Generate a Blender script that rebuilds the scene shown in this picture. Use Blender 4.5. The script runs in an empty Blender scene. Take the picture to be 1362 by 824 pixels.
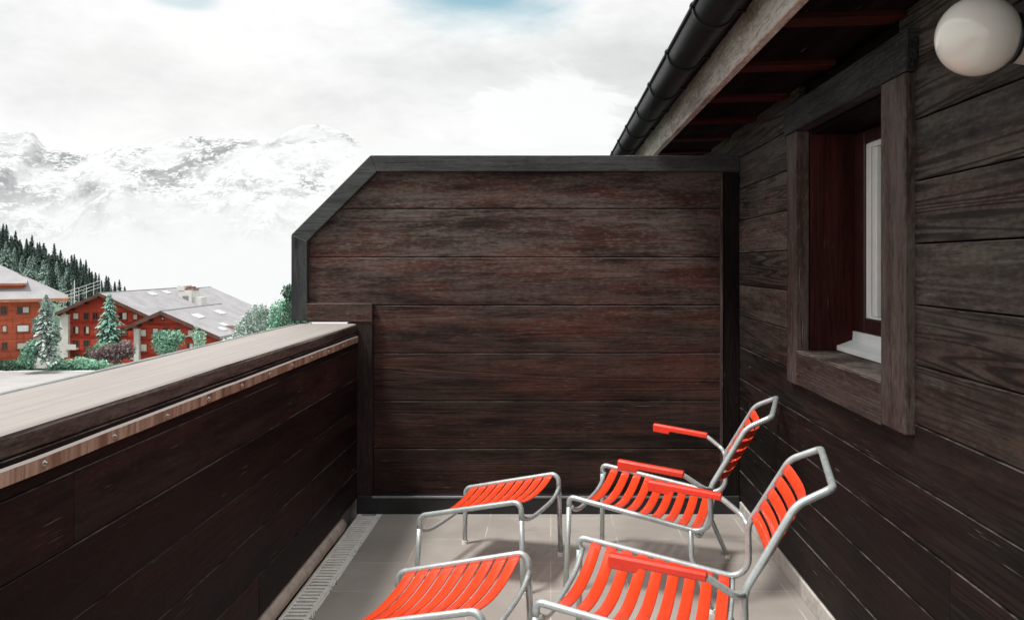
import bpy, bmesh, math, random
from mathutils import Vector, Matrix, noise as mnoise

random.seed(11)
SC = bpy.context.scene
COL = SC.collection
R = math.radians
F, VX, VY, H = 1086.0, 733.0, 350.0, 1.55      # focal length and vanishing point of the survey, eye height


def at(u, v, Y):
    """survey point of the photograph at distance Y -> metres"""
    return Vector(((u - VX) / F * Y, Y, H - (v - VY) / F * Y))


# ------------------------------------------------------------------ objects
ROOT = {}


def props(o, label=None, cat=None, group=None, kind=None):
    if label: o['label'] = label
    if cat: o['category'] = cat
    if group: o['group'] = group
    if kind: o['kind'] = kind
    return o


def thing(name, label, cat, loc=(0, 0, 0), rz=0.0, group=None):
    o = bpy.data.objects.new(name, None)
    o.empty_display_size = .2
    COL.objects.link(o)
    o.location = loc
    o.rotation_euler = (0, 0, rz)
    return props(o, label, cat, group)


def root_of(o):
    while o.parent: o = o.parent
    return o


def obj(name, bm, m, parent=None, smooth=False, local=False, label=None):
    """link a bmesh as one object; world coordinates are moved into the parent's frame unless local"""
    me = bpy.data.meshes.new(name)
    if parent is not None and not local:
        r = root_of(parent)
        mw = Matrix.Translation(r.location) @ r.rotation_euler.to_matrix().to_4x4()
        bmesh.ops.transform(bm, matrix=mw.inverted(), verts=bm.verts)
    bmesh.ops.recalc_face_normals(bm, faces=bm.faces)
    bm.to_mesh(me)
    bm.free()
    mats = m if isinstance(m, (list, tuple)) else [m]
    for k in mats: me.materials.append(k)
    if smooth:
        me.polygons.foreach_set('use_smooth', [True] * len(me.polygons))
    o = bpy.data.objects.new(name, me)
    COL.objects.link(o)
    if parent is not None: o.parent = parent
    if label: o['label'] = label
    return o


def copy_tree(o, parent=None):
    c = o.copy()
    COL.objects.link(c)
    if parent is not None: c.parent = parent
    for ch in list(o.children): copy_tree(ch, c)
    return c


def BM():
    bm = bmesh.new()
    bm.loops.layers.float_color.new('tone')
    return bm


def paint(bm, faces, t):
    L = bm.loops.layers.float_color.get('tone')
    if L is None: return
    for f in faces:
        for l in f.loops: l[L] = (t, random.random() if False else t, t, 1)


def box(bm, x0, x1, y0, y1, z0, z1, bev=0.0, tone=None, mi=0):
    vs = [bm.verts.new((x, y, z)) for z in (z0, z1) for y in (y0, y1) for x in (x0, x1)]
    fs = [bm.faces.new([vs[i] for i in q]) for q in
          ((0, 2, 3, 1), (4, 5, 7, 6), (0, 1, 5, 4), (2, 6, 7, 3), (0, 4, 6, 2), (1, 3, 7, 5))]
    if bev > 0:
        es = list({e for f in fs for e in f.edges})
        r = bmesh.ops.bevel(bm, geom=es, offset=bev, segments=1, affect='EDGES', profile=.5)
        fs = list(set(list(r['faces']) + [f for f in fs if f.is_valid]))
        vv = {v for f in fs for v in f.verts}
        fs = list({f for v in vv for f in v.link_faces})
    for f in fs: f.material_index = mi
    paint(bm, fs, random.random() if tone is None else tone)
    return fs


def prism(bm, poly, axis, a0, a1, bev=0.0, tone=None, mi=0):
    """poly: 2-D points; axis 'y': (x,z) pairs run from y=a0 to a1; axis 'x': (y,z) pairs; axis 'z': (x,y) pairs"""
    def P(p, a):
        return {'y': (p[0], a, p[1]), 'x': (a, p[0], p[1]), 'z': (p[0], p[1], a)}[axis]
    A = [bm.verts.new(P(p, a0)) for p in poly]
    B = [bm.verts.new(P(p, a1)) for p in poly]
    n = len(poly)
    fs = [bm.faces.new(A), bm.faces.new(B[::-1])]
    for i in range(n):
        fs.append(bm.faces.new((A[i], B[i], B[(i + 1) % n], A[(i + 1) % n])))
    if bev > 0:
        es = list({e for f in fs for e in f.edges})
        bmesh.ops.bevel(bm, geom=es, offset=bev, segments=1, affect='EDGES', profile=.5)
        vv = set(A + B)
        fs = [f for f in bm.faces if any(v.is_valid and v in f.verts for v in [])] or list(
            {f for e in es if e.is_valid for f in e.link_faces})
    for f in fs:
        if f.is_valid: f.material_index = mi
    paint(bm, [f for f in fs if f.is_valid], random.random() if tone is None else tone)
    return fs


def fillet(pts, seg=7):
    """pts: list of (Vector, radius) -> polyline with rounded corners"""
    out = [pts[0][0].copy()]
    for i in range(1, len(pts) - 1):
        p, r = pts[i]
        a = (pts[i - 1][0] - p); b = (pts[i + 1][0] - p)
        la, lb = a.length, b.length
        a.normalize(); b.normalize()
        ang = a.angle(b)
        if r <= 0 or ang > math.pi - .02:
            out.append(p.copy()); continue
        d = min(r / math.tan(ang / 2), la * .48, lb * .48)
        rr = d * math.tan(ang / 2)
        c = p + (a + b).normalized() * (rr / math.sin(ang / 2))
        s = p + a * d - c; e = p + b * d - c
        tot = s.angle(e)
        ax = s.cross(e).normalized()
        for k in range(seg + 1):
            out.append(c + Matrix.Rotation(tot * k / seg, 3, ax) @ s)
    out.append(pts[-1][0].copy())
    return out


def tube(bm, pts, r, n=10, cap=True, closed=False):
    rings = []
    up = Vector((0, 0, 1))
    prev = None
    N = len(pts)
    for i, p in enumerate(pts):
        if i == 0: t = pts[1] - p
        elif i == N - 1: t = p - pts[i - 1]
        else: t = (pts[i + 1] - p).normalized() + (p - pts[i - 1]).normalized()
        t.normalize()
        if prev is None:
            x = t.orthogonal().normalized()
        else:
            x = (prev - t * prev.dot(t)).normalized()
        prev = x
        y = t.cross(x)
        rr = r[i] if isinstance(r, (list, tuple)) else r
        rings.append([bm.verts.new(p + (x * math.cos(2 * math.pi * k / n) + y * math.sin(2 * math.pi * k / n)) * rr)
                      for k in range(n)])
    fs = []
    for a, b in zip(rings, rings[1:]):
        for k in range(n):
            fs.append(bm.faces.new((a[k], a[(k + 1) % n], b[(k + 1) % n], b[k])))
    if cap:
        fs.append(bm.faces.new(rings[0][::-1])); fs.append(bm.faces.new(rings[-1]))
    return fs


def lathe(bm, prof, c, axis, n=32):
    """prof: (distance along axis, radius)"""
    axis = Vector(axis).normalized(); c = Vector(c)
    x = axis.orthogonal().normalized(); y = axis.cross(x)
    rings = []
    for d, r in prof:
        if r < 1e-5: rings.append([bm.verts.new(c + axis * d)])
        else: rings.append([bm.verts.new(c + axis * d + (x * math.cos(2 * math.pi * k / n) + y * math.sin(2 * math.pi * k / n)) * r) for k in range(n)])
    for a, b in zip(rings, rings[1:]):
        for k in range(n):
            if len(a) == 1 and len(b) == 1: continue
            if len(a) == 1: bm.faces.new((a[0], b[(k + 1) % n], b[k]))
            elif len(b) == 1: bm.faces.new((a[k], a[(k + 1) % n], b[0]))
            else: bm.faces.new((a[k], a[(k + 1) % n], b[(k + 1) % n], b[k]))


# ------------------------------------------------------------------ materials
class NT:
    def __init__(s, name, world=False):
        if world:
            s.nt = world.node_tree
        else:
            s.m = bpy.data.materials.new(name); s.m.use_nodes = True
            s.nt = s.m.node_tree
        s.nt.nodes.clear()

    def n(s, t, **kw):
        nd = s.nt.nodes.new(t)
        for k, v in kw.items():
            if k.startswith('i_'):
                nd.inputs[k[2:]].default_value = v
            else: setattr(nd, k, v)
        return nd

    def lk(s, a, b):
        s.nt.links.new(a, b)

    def val(s, x, sock):
        if hasattr(x, 'links') or hasattr(x, 'is_linked'): s.lk(x, sock)
        else: sock.default_value = x

    def math(s, op, a, b=0.0, c=0.0, clamp=False):
        nd = s.nt.nodes.new('ShaderNodeMath'); nd.operation = op; nd.use_clamp = clamp
        for x, k in ((a, 0), (b, 1), (c, 2)): s.val(x, nd.inputs[k])
        return nd.outputs[0]

    def mix(s, f, a, b, blend='MIX'):
        nd = s.nt.nodes.new('ShaderNodeMix'); nd.data_type = 'RGBA'; nd.blend_type = blend
        s.val(f, nd.inputs[0])
        for x, k in ((a, 6), (b, 7)):
            if isinstance(x, (tuple, list)): x = tuple(x) + (1,) if len(x) == 3 else x
            s.val(x, nd.inputs[k])
        return nd.outputs[2]

    def ramp(s, f, a, b, c=0.0, d=1.0, smooth=True):
        nd = s.nt.nodes.new('ShaderNodeMapRange')
        nd.interpolation_type = 'SMOOTHSTEP' if smooth else 'LINEAR'
        s.val(f, nd.inputs[0])
        for k, x in ((1, a), (2, b), (3, c), (4, d)): s.val(x, nd.inputs[k])
        return nd.outputs[0]

    def noise(s, vec, scale, detail=4, rough=.55, w=None, dist=0.0):
        nd = s.nt.nodes.new('ShaderNodeTexNoise')
        nd.noise_dimensions = '4D' if w is not None else '3D'
        s.lk(vec, nd.inputs['Vector'])
        if w is not None: s.val(w, nd.inputs['W'])
        nd.inputs['Scale'].default_value = scale
        nd.inputs['Detail'].default_value = detail
        nd.inputs['Roughness'].default_value = rough
        nd.inputs['Distortion'].default_value = dist
        return nd.outputs[0]

    def scaled(s, vec, sc, off=(0, 0, 0)):
        nd = s.nt.nodes.new('ShaderNodeMapping')
        s.lk(vec, nd.inputs[0])
        nd.inputs['Scale'].default_value = sc
        nd.inputs['Location'].default_value = off
        return nd.outputs[0]

    def coord(s, which='Object'):
        return s.n('ShaderNodeTexCoord').outputs[which]

    def sep(s, v):
        nd = s.n('ShaderNodeSeparateXYZ'); s.lk(v, nd.inputs[0]); return nd.outputs

    def out(s, color, rough=.6, metal=0.0, bump=None, bstr=.3, bdist=.01, spec=.5, emit=None, estr=0, coat=0, trans=0, sss=0):
        p = s.n('ShaderNodeBsdfPrincipled')
        s.val(color if not isinstance(color, tuple) else tuple(color)[:3] + (1,), p.inputs['Base Color'])
        s.val(rough, p.inputs['Roughness']); s.val(metal, p.inputs['Metallic'])
        p.inputs['Specular IOR Level'].default_value = spec
        p.inputs['Coat Weight'].default_value = coat
        p.inputs['Transmission Weight'].default_value = trans
        if sss:
            p.inputs['Subsurface Weight'].default_value = sss
        if bump is not None:
            b = s.n('ShaderNodeBump'); b.inputs['Strength'].default_value = bstr; b.inputs['Distance'].default_value = bdist
            s.lk(bump, b.inputs['Height']); s.lk(b.outputs[0], p.inputs['Normal'])
        o = s.n('ShaderNodeOutputMaterial')
        s.lk(p.outputs[0], o.inputs[0])
        s.p = p
        return s.m


def wood(name, axis, dark, mid, red, grey, redamt=.35, greyamt=.35, edge=.5, rough=.62, zgrey=None, lines=26, top=None, xgrey=None, bstr=.5, amp=.3, spec=.16, low=None, fleck=.22, gw=(.43, .58)):
    """rough-sawn stained boards: flowing grain lines, weather bleaching, worn upper arrises with painted highlights"""
    t = NT(name)
    co = t.coord()
    tone = t.n('ShaderNodeVertexColor', layer_name='tone').outputs[0]
    tn = t.n('ShaderNodeSeparateColor'); t.lk(tone, tn.inputs[0]); tn = tn.outputs[0]
    w = t.math('MULTIPLY', tn, 37.0)
    al, ac = .34, 8.0
    sc = {'x': (al, ac, ac), 'y': (ac, al, ac), 'z': (ac, ac, al)}[axis]
    v = t.scaled(co, sc)
    big = t.noise(v, 1.0, 2, .45, w, .3)
    ring = t.math('SINE', t.math('MULTIPLY', big, lines * 6.0))
    ring = t.ramp(ring, -1.0, .35)
    rpatch = t.ramp(t.noise(t.scaled(co, {'x': (.9, 4, 4), 'y': (4, .9, 4), 'z': (4, 4, .9)}[axis]), 1.0, 3, .55, w), .36, .66, .15, 1.0)
    sc2 = {'x': (8, 75, 75), 'y': (75, 8, 75), 'z': (75, 75, 8)}[axis]
    fine = t.noise(t.scaled(co, sc2), 1.0, 5, .72, w)
    sc4 = {'x': (30, 95, 95), 'y': (95, 30, 95), 'z': (95, 95, 30)}[axis]
    speck = t.noise(t.scaled(co, sc4), 1.0, 3, .65, w)
    sc3 = {'x': (1.6, 12, 12), 'y': (12, 1.6, 12), 'z': (12, 12, 1.6)}[axis]
    blot = t.noise(t.scaled(co, sc3), 1.0, 8, .68, w)
    mott = t.noise(t.scaled(co, {'x': (.7, 4, 4), 'y': (4, .7, 4), 'z': (4, 4, .7)}[axis]), 1.4, 6, .66, w)
    stain = t.noise(t.scaled(co, {'x': (14, 14, 1.2), 'y': (14, 14, 1.2), 'z': (14, 14, 1.2)}[axis]), 1.0, 3, .6)
    c = t.mix(t.ramp(blot, .32, .72), dark, mid)
    c = t.mix(t.math('MULTIPLY', t.ramp(mott, .42, .68), redamt), c, red)
    g = t.math('MULTIPLY', t.ramp(t.math('ADD', t.math('MULTIPLY', blot, .6), t.math('MULTIPLY', speck, .4)), gw[0], gw[1]), greyamt)
    if zgrey:
        z = t.sep(co)[2]
        g = t.math('MULTIPLY', g, t.ramp(z, zgrey[0], zgrey[1], zgrey[2], 1.0))
    if xgrey:
        y = t.sep(co)[1]
        g = t.math('MULTIPLY', g, t.ramp(y, xgrey[0], xgrey[1], 1.0, xgrey[2]))  # grey fades along the wall, painting the far corner's shade into the boards
    c = t.mix(g, c, grey)
    # grain: dark latewood lines
    c = t.mix(t.math('MULTIPLY', t.math('MULTIPLY', t.math('SUBTRACT', 1.0, ring), rpatch), amp), c, tuple(x * .4 for x in dark))
    c = t.mix(t.math('MULTIPLY', t.ramp(fine, .52, .66), .55), c, tuple(x * .4 for x in dark))
    c = t.mix(t.math('MULTIPLY', t.math('MULTIPLY', t.ramp(speck, .56, .70), t.ramp(mott, .40, .62)), fleck), c, tuple(min(1, x * 2.2) for x in grey))
    # boards differ in tone
    hsv = t.n('ShaderNodeHueSaturation')
    t.lk(t.math('MULTIPLY_ADD', tn, .80, .58), hsv.inputs['Value']); t.lk(c, hsv.inputs['Color'])
    c = hsv.outputs[0]
    c = t.mix(t.math('MULTIPLY', t.ramp(stain, .5, .75), .2), c, tuple(x * .5 for x in dark))
    if low:        # painted shade: board colour darkens towards the foot
        zz_ = t.sep(co)[2]
        wob = t.math('MULTIPLY', t.math('SUBTRACT', blot, .5), .5)
        hs2 = t.n('ShaderNodeHueSaturation'); t.lk(t.ramp(t.math('ADD', zz_, wob), low[0], low[1], low[2], 1.0), hs2.inputs['Value']); t.lk(c, hs2.inputs['Color'])
        c = hs2.outputs[0]
    # small pale scratches along the grain
    scr = t.noise(t.scaled(co, {'x': (6, 320, 320), 'y': (320, 6, 320), 'z': (320, 320, 6)}[axis]), 1.0, 1, .5, w)
    patch = t.noise(co, 5.0, 2, .5, w)
    c = t.mix(t.math('MULTIPLY', t.math('MULTIPLY', t.ramp(scr, .70, .76), t.ramp(patch, .52, .62)), .6), c, (.42, .37, .34))
    # knots
    kv = t.n('ShaderNodeTexVoronoi', feature='F1'); kv.inputs['Scale'].default_value = 1.0
    t.lk(t.scaled(co, {'x': (1.5, 4.2, 4.2), 'y': (4.2, 1.5, 4.2), 'z': (4.2, 4.2, 1.5)}[axis]), kv.inputs['Vector'])
    c = t.mix(t.math('MULTIPLY', t.ramp(kv.outputs['Distance'], .03, .10, 1, 0), .7), c, tuple(x * .3 for x in dark))
    nz = t.sep(t.n('ShaderNodeNewGeometry').outputs['True Normal'])[2]
    if top:
        tn2 = t.noise(t.scaled(co, {'x': (1, 60, 60), 'y': (60, 1, 60), 'z': (60, 60, 1)}[axis]), 1.0, 4, .6)
        tb = t.noise(co, 3.0, 4, .6)
        tc = t.mix(t.ramp(tn2, .35, .7), tuple(x * .88 for x in top), top)
        tc = t.mix(t.math('MULTIPLY', t.ramp(tb, .5, .8), .35), tc, tuple(x * .7 for x in top))
        tc = t.mix(t.math('MULTIPLY', t.ramp(tn2, .70, .76), t.ramp(tb, .50, .60)), tc, (.12, .09, .08))
        c = t.mix(t.ramp(nz, .45, .95), c, tc)
    else:
        c = t.mix(t.math('MULTIPLY', t.ramp(nz, .3, .7), t.math('MULTIPLY', t.ramp(t.noise(co, 3.7, 6, .75, w), .42, .60, .06, 1), edge)), c, (.40, .34, .30))  # upward faces paled: wear plus a painted edge highlight
    hgt = t.math('ADD', t.math('MULTIPLY', t.math('MULTIPLY', ring, rpatch), .5), t.math('MULTIPLY', fine, 1.0))
    return t.out(c, t.math('MULTIPLY_ADD', blot, .25, rough - .1), bump=hgt, bstr=bstr, bdist=.004, spec=spec)


def plain(name, col, rough=.5, metal=0.0, var=.12, scale=9.0, bstr=.05, spec=.5, coat=0, dirt=None, fine=9):
    t = NT(name)
    co = t.coord()
    a = t.noise(co, scale, 5, .6)
    b = t.noise(co, scale * fine, 3, .6)
    c = t.mix(t.ramp(a, .3, .7), tuple(x * (1 - var) for x in col), tuple(min(1, x * (1 + var)) for x in col))
    if dirt:
        c = t.mix(t.math('MULTIPLY', t.ramp(t.noise(co, scale * 2.3, 6, .7), .52, .72), .6), c, dirt)
    r = t.math('MULTIPLY_ADD', b, .18, rough - .09)
    return t.out(c, r, metal, bump=b, bstr=bstr, bdist=.002, spec=spec, coat=coat)


def leafmat(name, a, b, dark):
    t = NT(name)
    co = t.coord()
    oi = t.n('ShaderNodeObjectInfo').outputs['Random']
    tone = t.n('ShaderNodeVertexColor', layer_name='tone').outputs[0]
    tn = t.n('ShaderNodeSeparateColor'); t.lk(tone, tn.inputs[0])
    n = t.noise(co, .9, 3, .6)
    c = t.mix(tn.outputs[0], a, b)
    c = t.mix(t.math('MULTIPLY', t.ramp(n, .5, .7), .6), c, dark)
    hsv = t.n('ShaderNodeHueSaturation'); t.lk(t.math('MULTIPLY_ADD', oi, .5, .75), hsv.inputs['Value']); t.lk(c, hsv.inputs['Color'])
    return t.out(hsv.outputs[0], .7, spec=.2)


M = {}
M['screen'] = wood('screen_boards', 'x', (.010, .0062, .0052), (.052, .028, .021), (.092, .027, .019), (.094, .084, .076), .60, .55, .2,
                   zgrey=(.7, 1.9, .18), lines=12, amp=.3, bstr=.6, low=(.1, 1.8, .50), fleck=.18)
M['screen_frame'] = wood('screen_frame_wood', 'x', (.018, .0185, .0185), (.040, .041, .040), (.045, .035, .032), (.066, .068, .067), .1, .45, .3, lines=10, amp=.12, fleck=.06, gw=(.36, .68))
M['screen_frame_v'] = wood('screen_frame_upright', 'z', (.016, .017, .0175), (.036, .038, .038), (.04, .03, .028), (.055, .058, .058), .1, .4, .3, lines=10, amp=.12, fleck=.06, gw=(.36, .68))
M['post'] = wood('post_wood', 'z', (.014, .009, .008), (.032, .022, .019), (.06, .025, .02), (.05, .045, .043), .3, .3, .4)
M['base_black'] = plain('black_painted_board', (.012, .012, .013), .42, var=.3)
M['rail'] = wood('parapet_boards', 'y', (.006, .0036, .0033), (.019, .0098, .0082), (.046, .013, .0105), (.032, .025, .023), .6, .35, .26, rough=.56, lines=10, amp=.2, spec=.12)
M['cap'] = wood('parapet_cap_wood', 'y', (.035, .022, .018), (.11, .07, .058), (.10, .05, .04), (.16, .13, .12), .3, .5, .5, top=(.305, .278, .258))
M['wall'] = wood('wall_boards', 'y', (.020, .015, .013), (.055, .041, .035), (.105, .038, .028), (.130, .113, .097), .45, .85, .30,
                 zgrey=(.75, 1.55, .08), xgrey=(2.2, 4.6, .55), lines=19, bstr=.7, amp=.8, low=(.55, 1.45, .34), fleck=.10, gw=(.36, .68))
M['casing'] = wood('window_casing_wood', 'z', (.030, .019, .016), (.070, .048, .041), (.085, .040, .032), (.12, .102, .094), .4, .5, .4)
M['casing_h'] = wood('window_apron_wood', 'y', (.030, .019, .016), (.066, .043, .036), (.075, .034, .028), (.11, .09, .08), .4, .4, .5)
M['lintel'] = wood('lintel_wood', 'y', (.012, .011, .0105), (.030, .028, .027), (.03, .02, .018), (.062, .062, .061), .15, .55, .2)
M['jamb'] = wood('reveal_wood', 'z', (.022, .006, .005), (.06, .014, .011), (.10, .018, .014), (.05, .025, .022), .5, .1, .2, rough=.5, spec=.1)
M['sash'] = plain('sash_dark_wood', (.035, .012, .010), .35, var=.3)
M['fascia'] = wood('fascia_wood', 'y', (.16, .125, .11), (.36, .30, .275), (.27, .19, .17), (.50, .45, .42), .25, .7, .3, lines=16)
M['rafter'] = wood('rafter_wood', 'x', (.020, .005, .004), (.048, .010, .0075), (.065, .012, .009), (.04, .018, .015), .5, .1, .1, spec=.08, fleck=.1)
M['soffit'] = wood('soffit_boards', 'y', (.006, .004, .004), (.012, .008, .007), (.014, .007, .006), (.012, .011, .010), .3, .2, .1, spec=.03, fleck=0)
M['rooftop'] = plain('roof_sheet', (.06, .06, .065), .6)
M['gutter'] = plain('gutter_painted_metal', (.011, .014, .015), .45, 0.0, var=.25, scale=6, spec=.22)
M['tube'] = plain('grey_galvanised_tube', (.50, .545, .54), .30, .45, var=.10, scale=16, bstr=.02, spec=.5, dirt=(.34, .37, .365), fine=4)
M['red'] = plain('orange_red_plastic', (.77, .058, .016), .25, var=.10, scale=4, bstr=0, spec=.55, dirt=(.70, .055, .018), fine=3)
M['red2'] = plain('red_armrest_plastic', (.80, .045, .020), .28, var=.06, scale=6, bstr=0, dirt=(.72, .05, .026), fine=3)
M['cap_white'] = plain('white_foot_plastic', (.88, .87, .82), .45)
M['white'] = plain('white_painted_metal', (.78, .78, .76), .4, var=.05)
M['opal'] = None
M['black'] = plain('black_rubber', (.012, .012, .012), .4)
M['drain'] = plain('drain_galvanised', (.86, .83, .78), .45, .1, var=.08, scale=12, dirt=(.62, .57, .51))
M['drain_dark'] = plain('drain_channel_dirt', (.05, .045, .04), .8)
M['pipe'] = plain('cement_pipe', (.46, .385, .33), .85, var=.2, scale=14, bstr=.4, dirt=(.27, .22, .19))
M['skirt'] = plain('stone_skirting', (.46, .43, .39), .75, var=.2, scale=13, dirt=(.26, .235, .21))
M['upstand'] = plain('zinc_upstand', (.24, .245, .24), .5, .4, var=.25, scale=9)
M['bolt'] = plain('steel_bolt', (.42, .37, .32), .3, .9)


def strip_mat():
    t = NT('copper_strip')
    co = t.coord()
    band = t.noise(t.scaled(co, (1, 16, 1)), 1.0, 3, .7)
    run = t.noise(t.scaled(co, (30, 70, 5)), 1.0, 4, .6)
    c = t.mix(t.ramp(band, .33, .67), (.24, .125, .085), (.58, .41, .31))
    c = t.mix(t.math('MULTIPLY', t.ramp(run, .5, .7), .55), c, (.10, .045, .03))
    nz = t.sep(t.n('ShaderNodeNewGeometry').outputs['True Normal'])[2]
    c = t.mix(t.ramp(nz, .3, .7), c, (.62, .55, .50))
    return t.out(c, .48, .15, bump=run, bstr=.2, bdist=.002)


M['strip'] = strip_mat()


def opal():
    t = NT('opal_glass')
    c = t.mix(t.ramp(t.noise(t.coord(), 7, 3), .3, .7), (.86, .79, .73), (.90, .84, .78))
    return t.out(c, .09, spec=.6, coat=.4, sss=.15)


M['opal'] = opal()


def floor_mat():
    t = NT('terrace_tiles')
    co = t.coord()
    s = t.sep(co)
    px, py, gx, gy = .3717, .367, .370, 4.966
    ux = t.math('DIVIDE', t.math('SUBTRACT', s[0], gx), px)
    uy = t.math('DIVIDE', t.math('SUBTRACT', s[1], gy), py)
    dx = t.math('MULTIPLY', t.math('ABSOLUTE', t.math('SUBTRACT', t.math('FRACT', t.math('ADD', ux, .5)), .5)), px)
    dy = t.math('MULTIPLY', t.math('ABSOLUTE', t.math('SUBTRACT', t.math('FRACT', t.math('ADD', uy, .5)), .5)), py)
    d = t.math('MINIMUM', dx, dy)
    j = t.ramp(d, .0014, .0026, 1, 0)
    cx = t.math('FLOOR', ux); cy = t.math('FLOOR', uy)
    cmb = t.n('ShaderNodeCombineXYZ'); t.lk(cx, cmb.inputs[0]); t.lk(cy, cmb.inputs[1])
    wn = t.n('ShaderNodeTexWhiteNoise'); t.lk(cmb.outputs[0], wn.inputs[0])
    big = t.noise(co, 1.6, 5, .6); med = t.noise(co, 9, 6, .65); fine = t.noise(co, 160, 3, .6)
    c = t.mix(t.ramp(big, .3, .7), (.268, .240, .216), (.348, .317, .288))
    c = t.mix(t.math('MULTIPLY', t.ramp(med, .5, .75), .4), c, (.30, .26, .232))
    c = t.mix(t.math('MULTIPLY', t.ramp(fine, .58, .7), .25), c, (.17, .145, .125))
    hsv = t.n('ShaderNodeHueSaturation'); t.lk(t.math('MULTIPLY_ADD', wn.outputs[0], .07, .965), hsv.inputs['Value']); t.lk(c, hsv.inputs['Color'])
    vis = t.ramp(t.noise(co, 2.6, 3, .5), .42, .60, .12, .95)
    jc = t.mix(t.ramp(big, .4, .6), (.52, .48, .44), (.62, .575, .525))
    c = t.mix(t.math('MULTIPLY', j, vis), hsv.outputs[0], jc)
    # rain dirt near the edges of tiles and a few water marks
    c = t.mix(t.math('MULTIPLY', t.ramp(t.noise(co, 3.3, 5, .7), .55, .72), .35), c, (.20, .175, .155))
    return t.out(c, t.math('MULTIPLY_ADD', med, .25, .58), bump=t.math('MULTIPLY', fine, .3), bstr=.35, bdist=.003, spec=.35)


M['floor'] = floor_mat()

# ------------------------------------------------------------------ terrace: floor, drain, pipe
D = 5.07                       # distance of the screen at the end of the terrace
XR, XL = 1.17, -1.197          # house wall, inner face of the parapet

bm = BM(); box(bm, -1.042, 1.206, -2.0, 9.0, -.15, 0.0)
o = obj('terrace_floor', bm, M['floor']); o['kind'] = 'structure'
bm = BM(); box(bm, -1.60, -1.043, -2.0, 9.0, -.15, -.06)
o = obj('terrace_slab', bm, M['drain_dark']); o['kind'] = 'structure'

dr = thing('floor_drain', 'long pale metal slotted drain running along the foot of the parapet', 'drain', (-1.12, 3.5, 0))
bm = BM()
for x0, x1 in ((-1.190, -1.184), (-1.055, -1.044)):
    box(bm, x0, x1, -1.9, 5.045, -.055, .002, .001)
obj('channel', bm, M['drain'], dr)
for (ya, yb) in ((3.93, 5.04), (2.80, 3.918), (1.66, 2.79), (.5, 1.65)):
    bm = BM()
    box(bm, -1.1835, -1.168, ya, yb, -.012, .004, .002)
    box(bm, -1.078, -1.056, ya, yb, -.012, .004, .002)
    y = ya + .012
    k = 0
    while y < yb - .012:
        box(bm, -1.1675, -1.0785, y, y + .019, -.012, .003 + .0008 * (k % 2), .0015)
        y += .0375; k += 1
    for q in range(int((yb - ya) / .05)):          # rivet row on the inner flange
        lathe(bm, [(0.003, .004), (.0055, .003), (.006, 0)], (-1.067, ya + .03 + q * .05, 0.002), (0, 0, 1), 8)
    obj('grating', bm, M['drain'], dr)
# moss tufts in the drain joint
bm = BM()
for k in range(60):
    y = random.choice((3.92, 3.3, 4.4, 3.62)) + random.gauss(0, .05); x = -1.046 + random.gauss(0, .004)
    h = random.uniform(.004, .014); a = random.uniform(0, 6.3); w = .003
    p = Vector((x, y, 0.001))
    d = Vector((math.cos(a), math.sin(a), 0)) * w
    f = bm.faces.new([bm.verts.new(p - d), bm.verts.new(p + d), bm.verts.new(p + Vector((d.y, -d.x, 0)) + Vector((0, 0, h)))])
    paint(bm, [f], random.random())
M['moss'] = leafmat('moss_green', (.06, .12, .06), (.12, .2, .1), (.04, .07, .04))
o = obj('moss', bm, M['moss']); o['kind'] = 'stuff'; props(o, 'tiny green moss tufts in the joint beside the drain', 'moss')

bm = BM()
prof = [Vector((-1.2155 + random.gauss(0, .0012), y, .046 + random.gauss(0, .001))) for y in [i * .12 - 1.9 for i in range(56)] if y < 4.78]
tube(bm, prof, .040, 14)
o = obj('drain_pipe', bm, M['pipe'], None, True)
props(o, 'beige rough cement pipe lying under the bottom edge of the parapet boards', 'pipe')

# ------------------------------------------------------------------ parapet
pa = thing('parapet', 'dark brown boarded parapet with broad pale cap on the left of the terrace', 'parapet', (-1.38, 2.5, 0))
bm = BM()
box(bm, -1.53, -1.262, -2.0, 5.075, -.15, 1.10)
obj('core', bm, M['upstand'], pa)
bm = BM()
zs = [1.118, 1.03, .845, .659, .464, .274, .10]
for i, (a, b) in enumerate(zip(zs, zs[1:])):
    cuts = {0: [], 1: [2.05], 2: [], 3: [1.2], 4: [4.1], 5: [3.35]}[i]
    ys = [-2.0] + cuts + [5.044]
    for y0, y1 in zip(ys, ys[1:]):
        box(bm, -1.258, XL - random.uniform(0, .002), y0 + .001, y1 - .001 + (.007 if y1 > 5 else 0), b + .0015, a - .0015, .002)
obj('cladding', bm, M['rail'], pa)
bm = BM()
for k in range(2):
    pass
box(bm, -1.60, -1.531, -2.0, 5.05, -.6, 1.09, .004)
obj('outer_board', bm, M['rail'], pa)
# cap: slightly rounded plank sloping outwards a little
bm = BM()
prof = [(-1.203, 1.121), (-1.199, 1.126), (-1.1985, 1.163), (-1.204, 1.172), (-1.214, 1.1765), (-1.40, 1.179), (-1.553, 1.177), (-1.565, 1.171), (-1.566, 1.121)]
ysn = [-2.0, -1.0, 0, .6, 1.2, 1.8, 2.4, 3.0, 3.6, 4.2, 4.7, 5.044]
rings = [[bm.verts.new((x + (random.gauss(0, .0012) if 0 < j < 11 else 0), y, z + .0012 * math.sin(y * 3 + x * 7))) for x, z in prof] for j, y in enumerate(ysn)]
fs = []
for a, b in zip(rings, rings[1:]):
    for k in range(len(prof)):
        fs.append(bm.faces.new((a[k], a[(k + 1) % len(prof)], b[(k + 1) % len(prof)], b[k])))
fs.append(bm.faces.new(rings[0])); fs.append(bm.faces.new(rings[-1][::-1]))
paint(bm, fs, .62)
obj('cap', bm, M['cap'], pa)
bm = BM(); box(bm, -1.590, -1.570, -2.0, 5.03, 1.10, 1.1775, .003)
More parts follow.
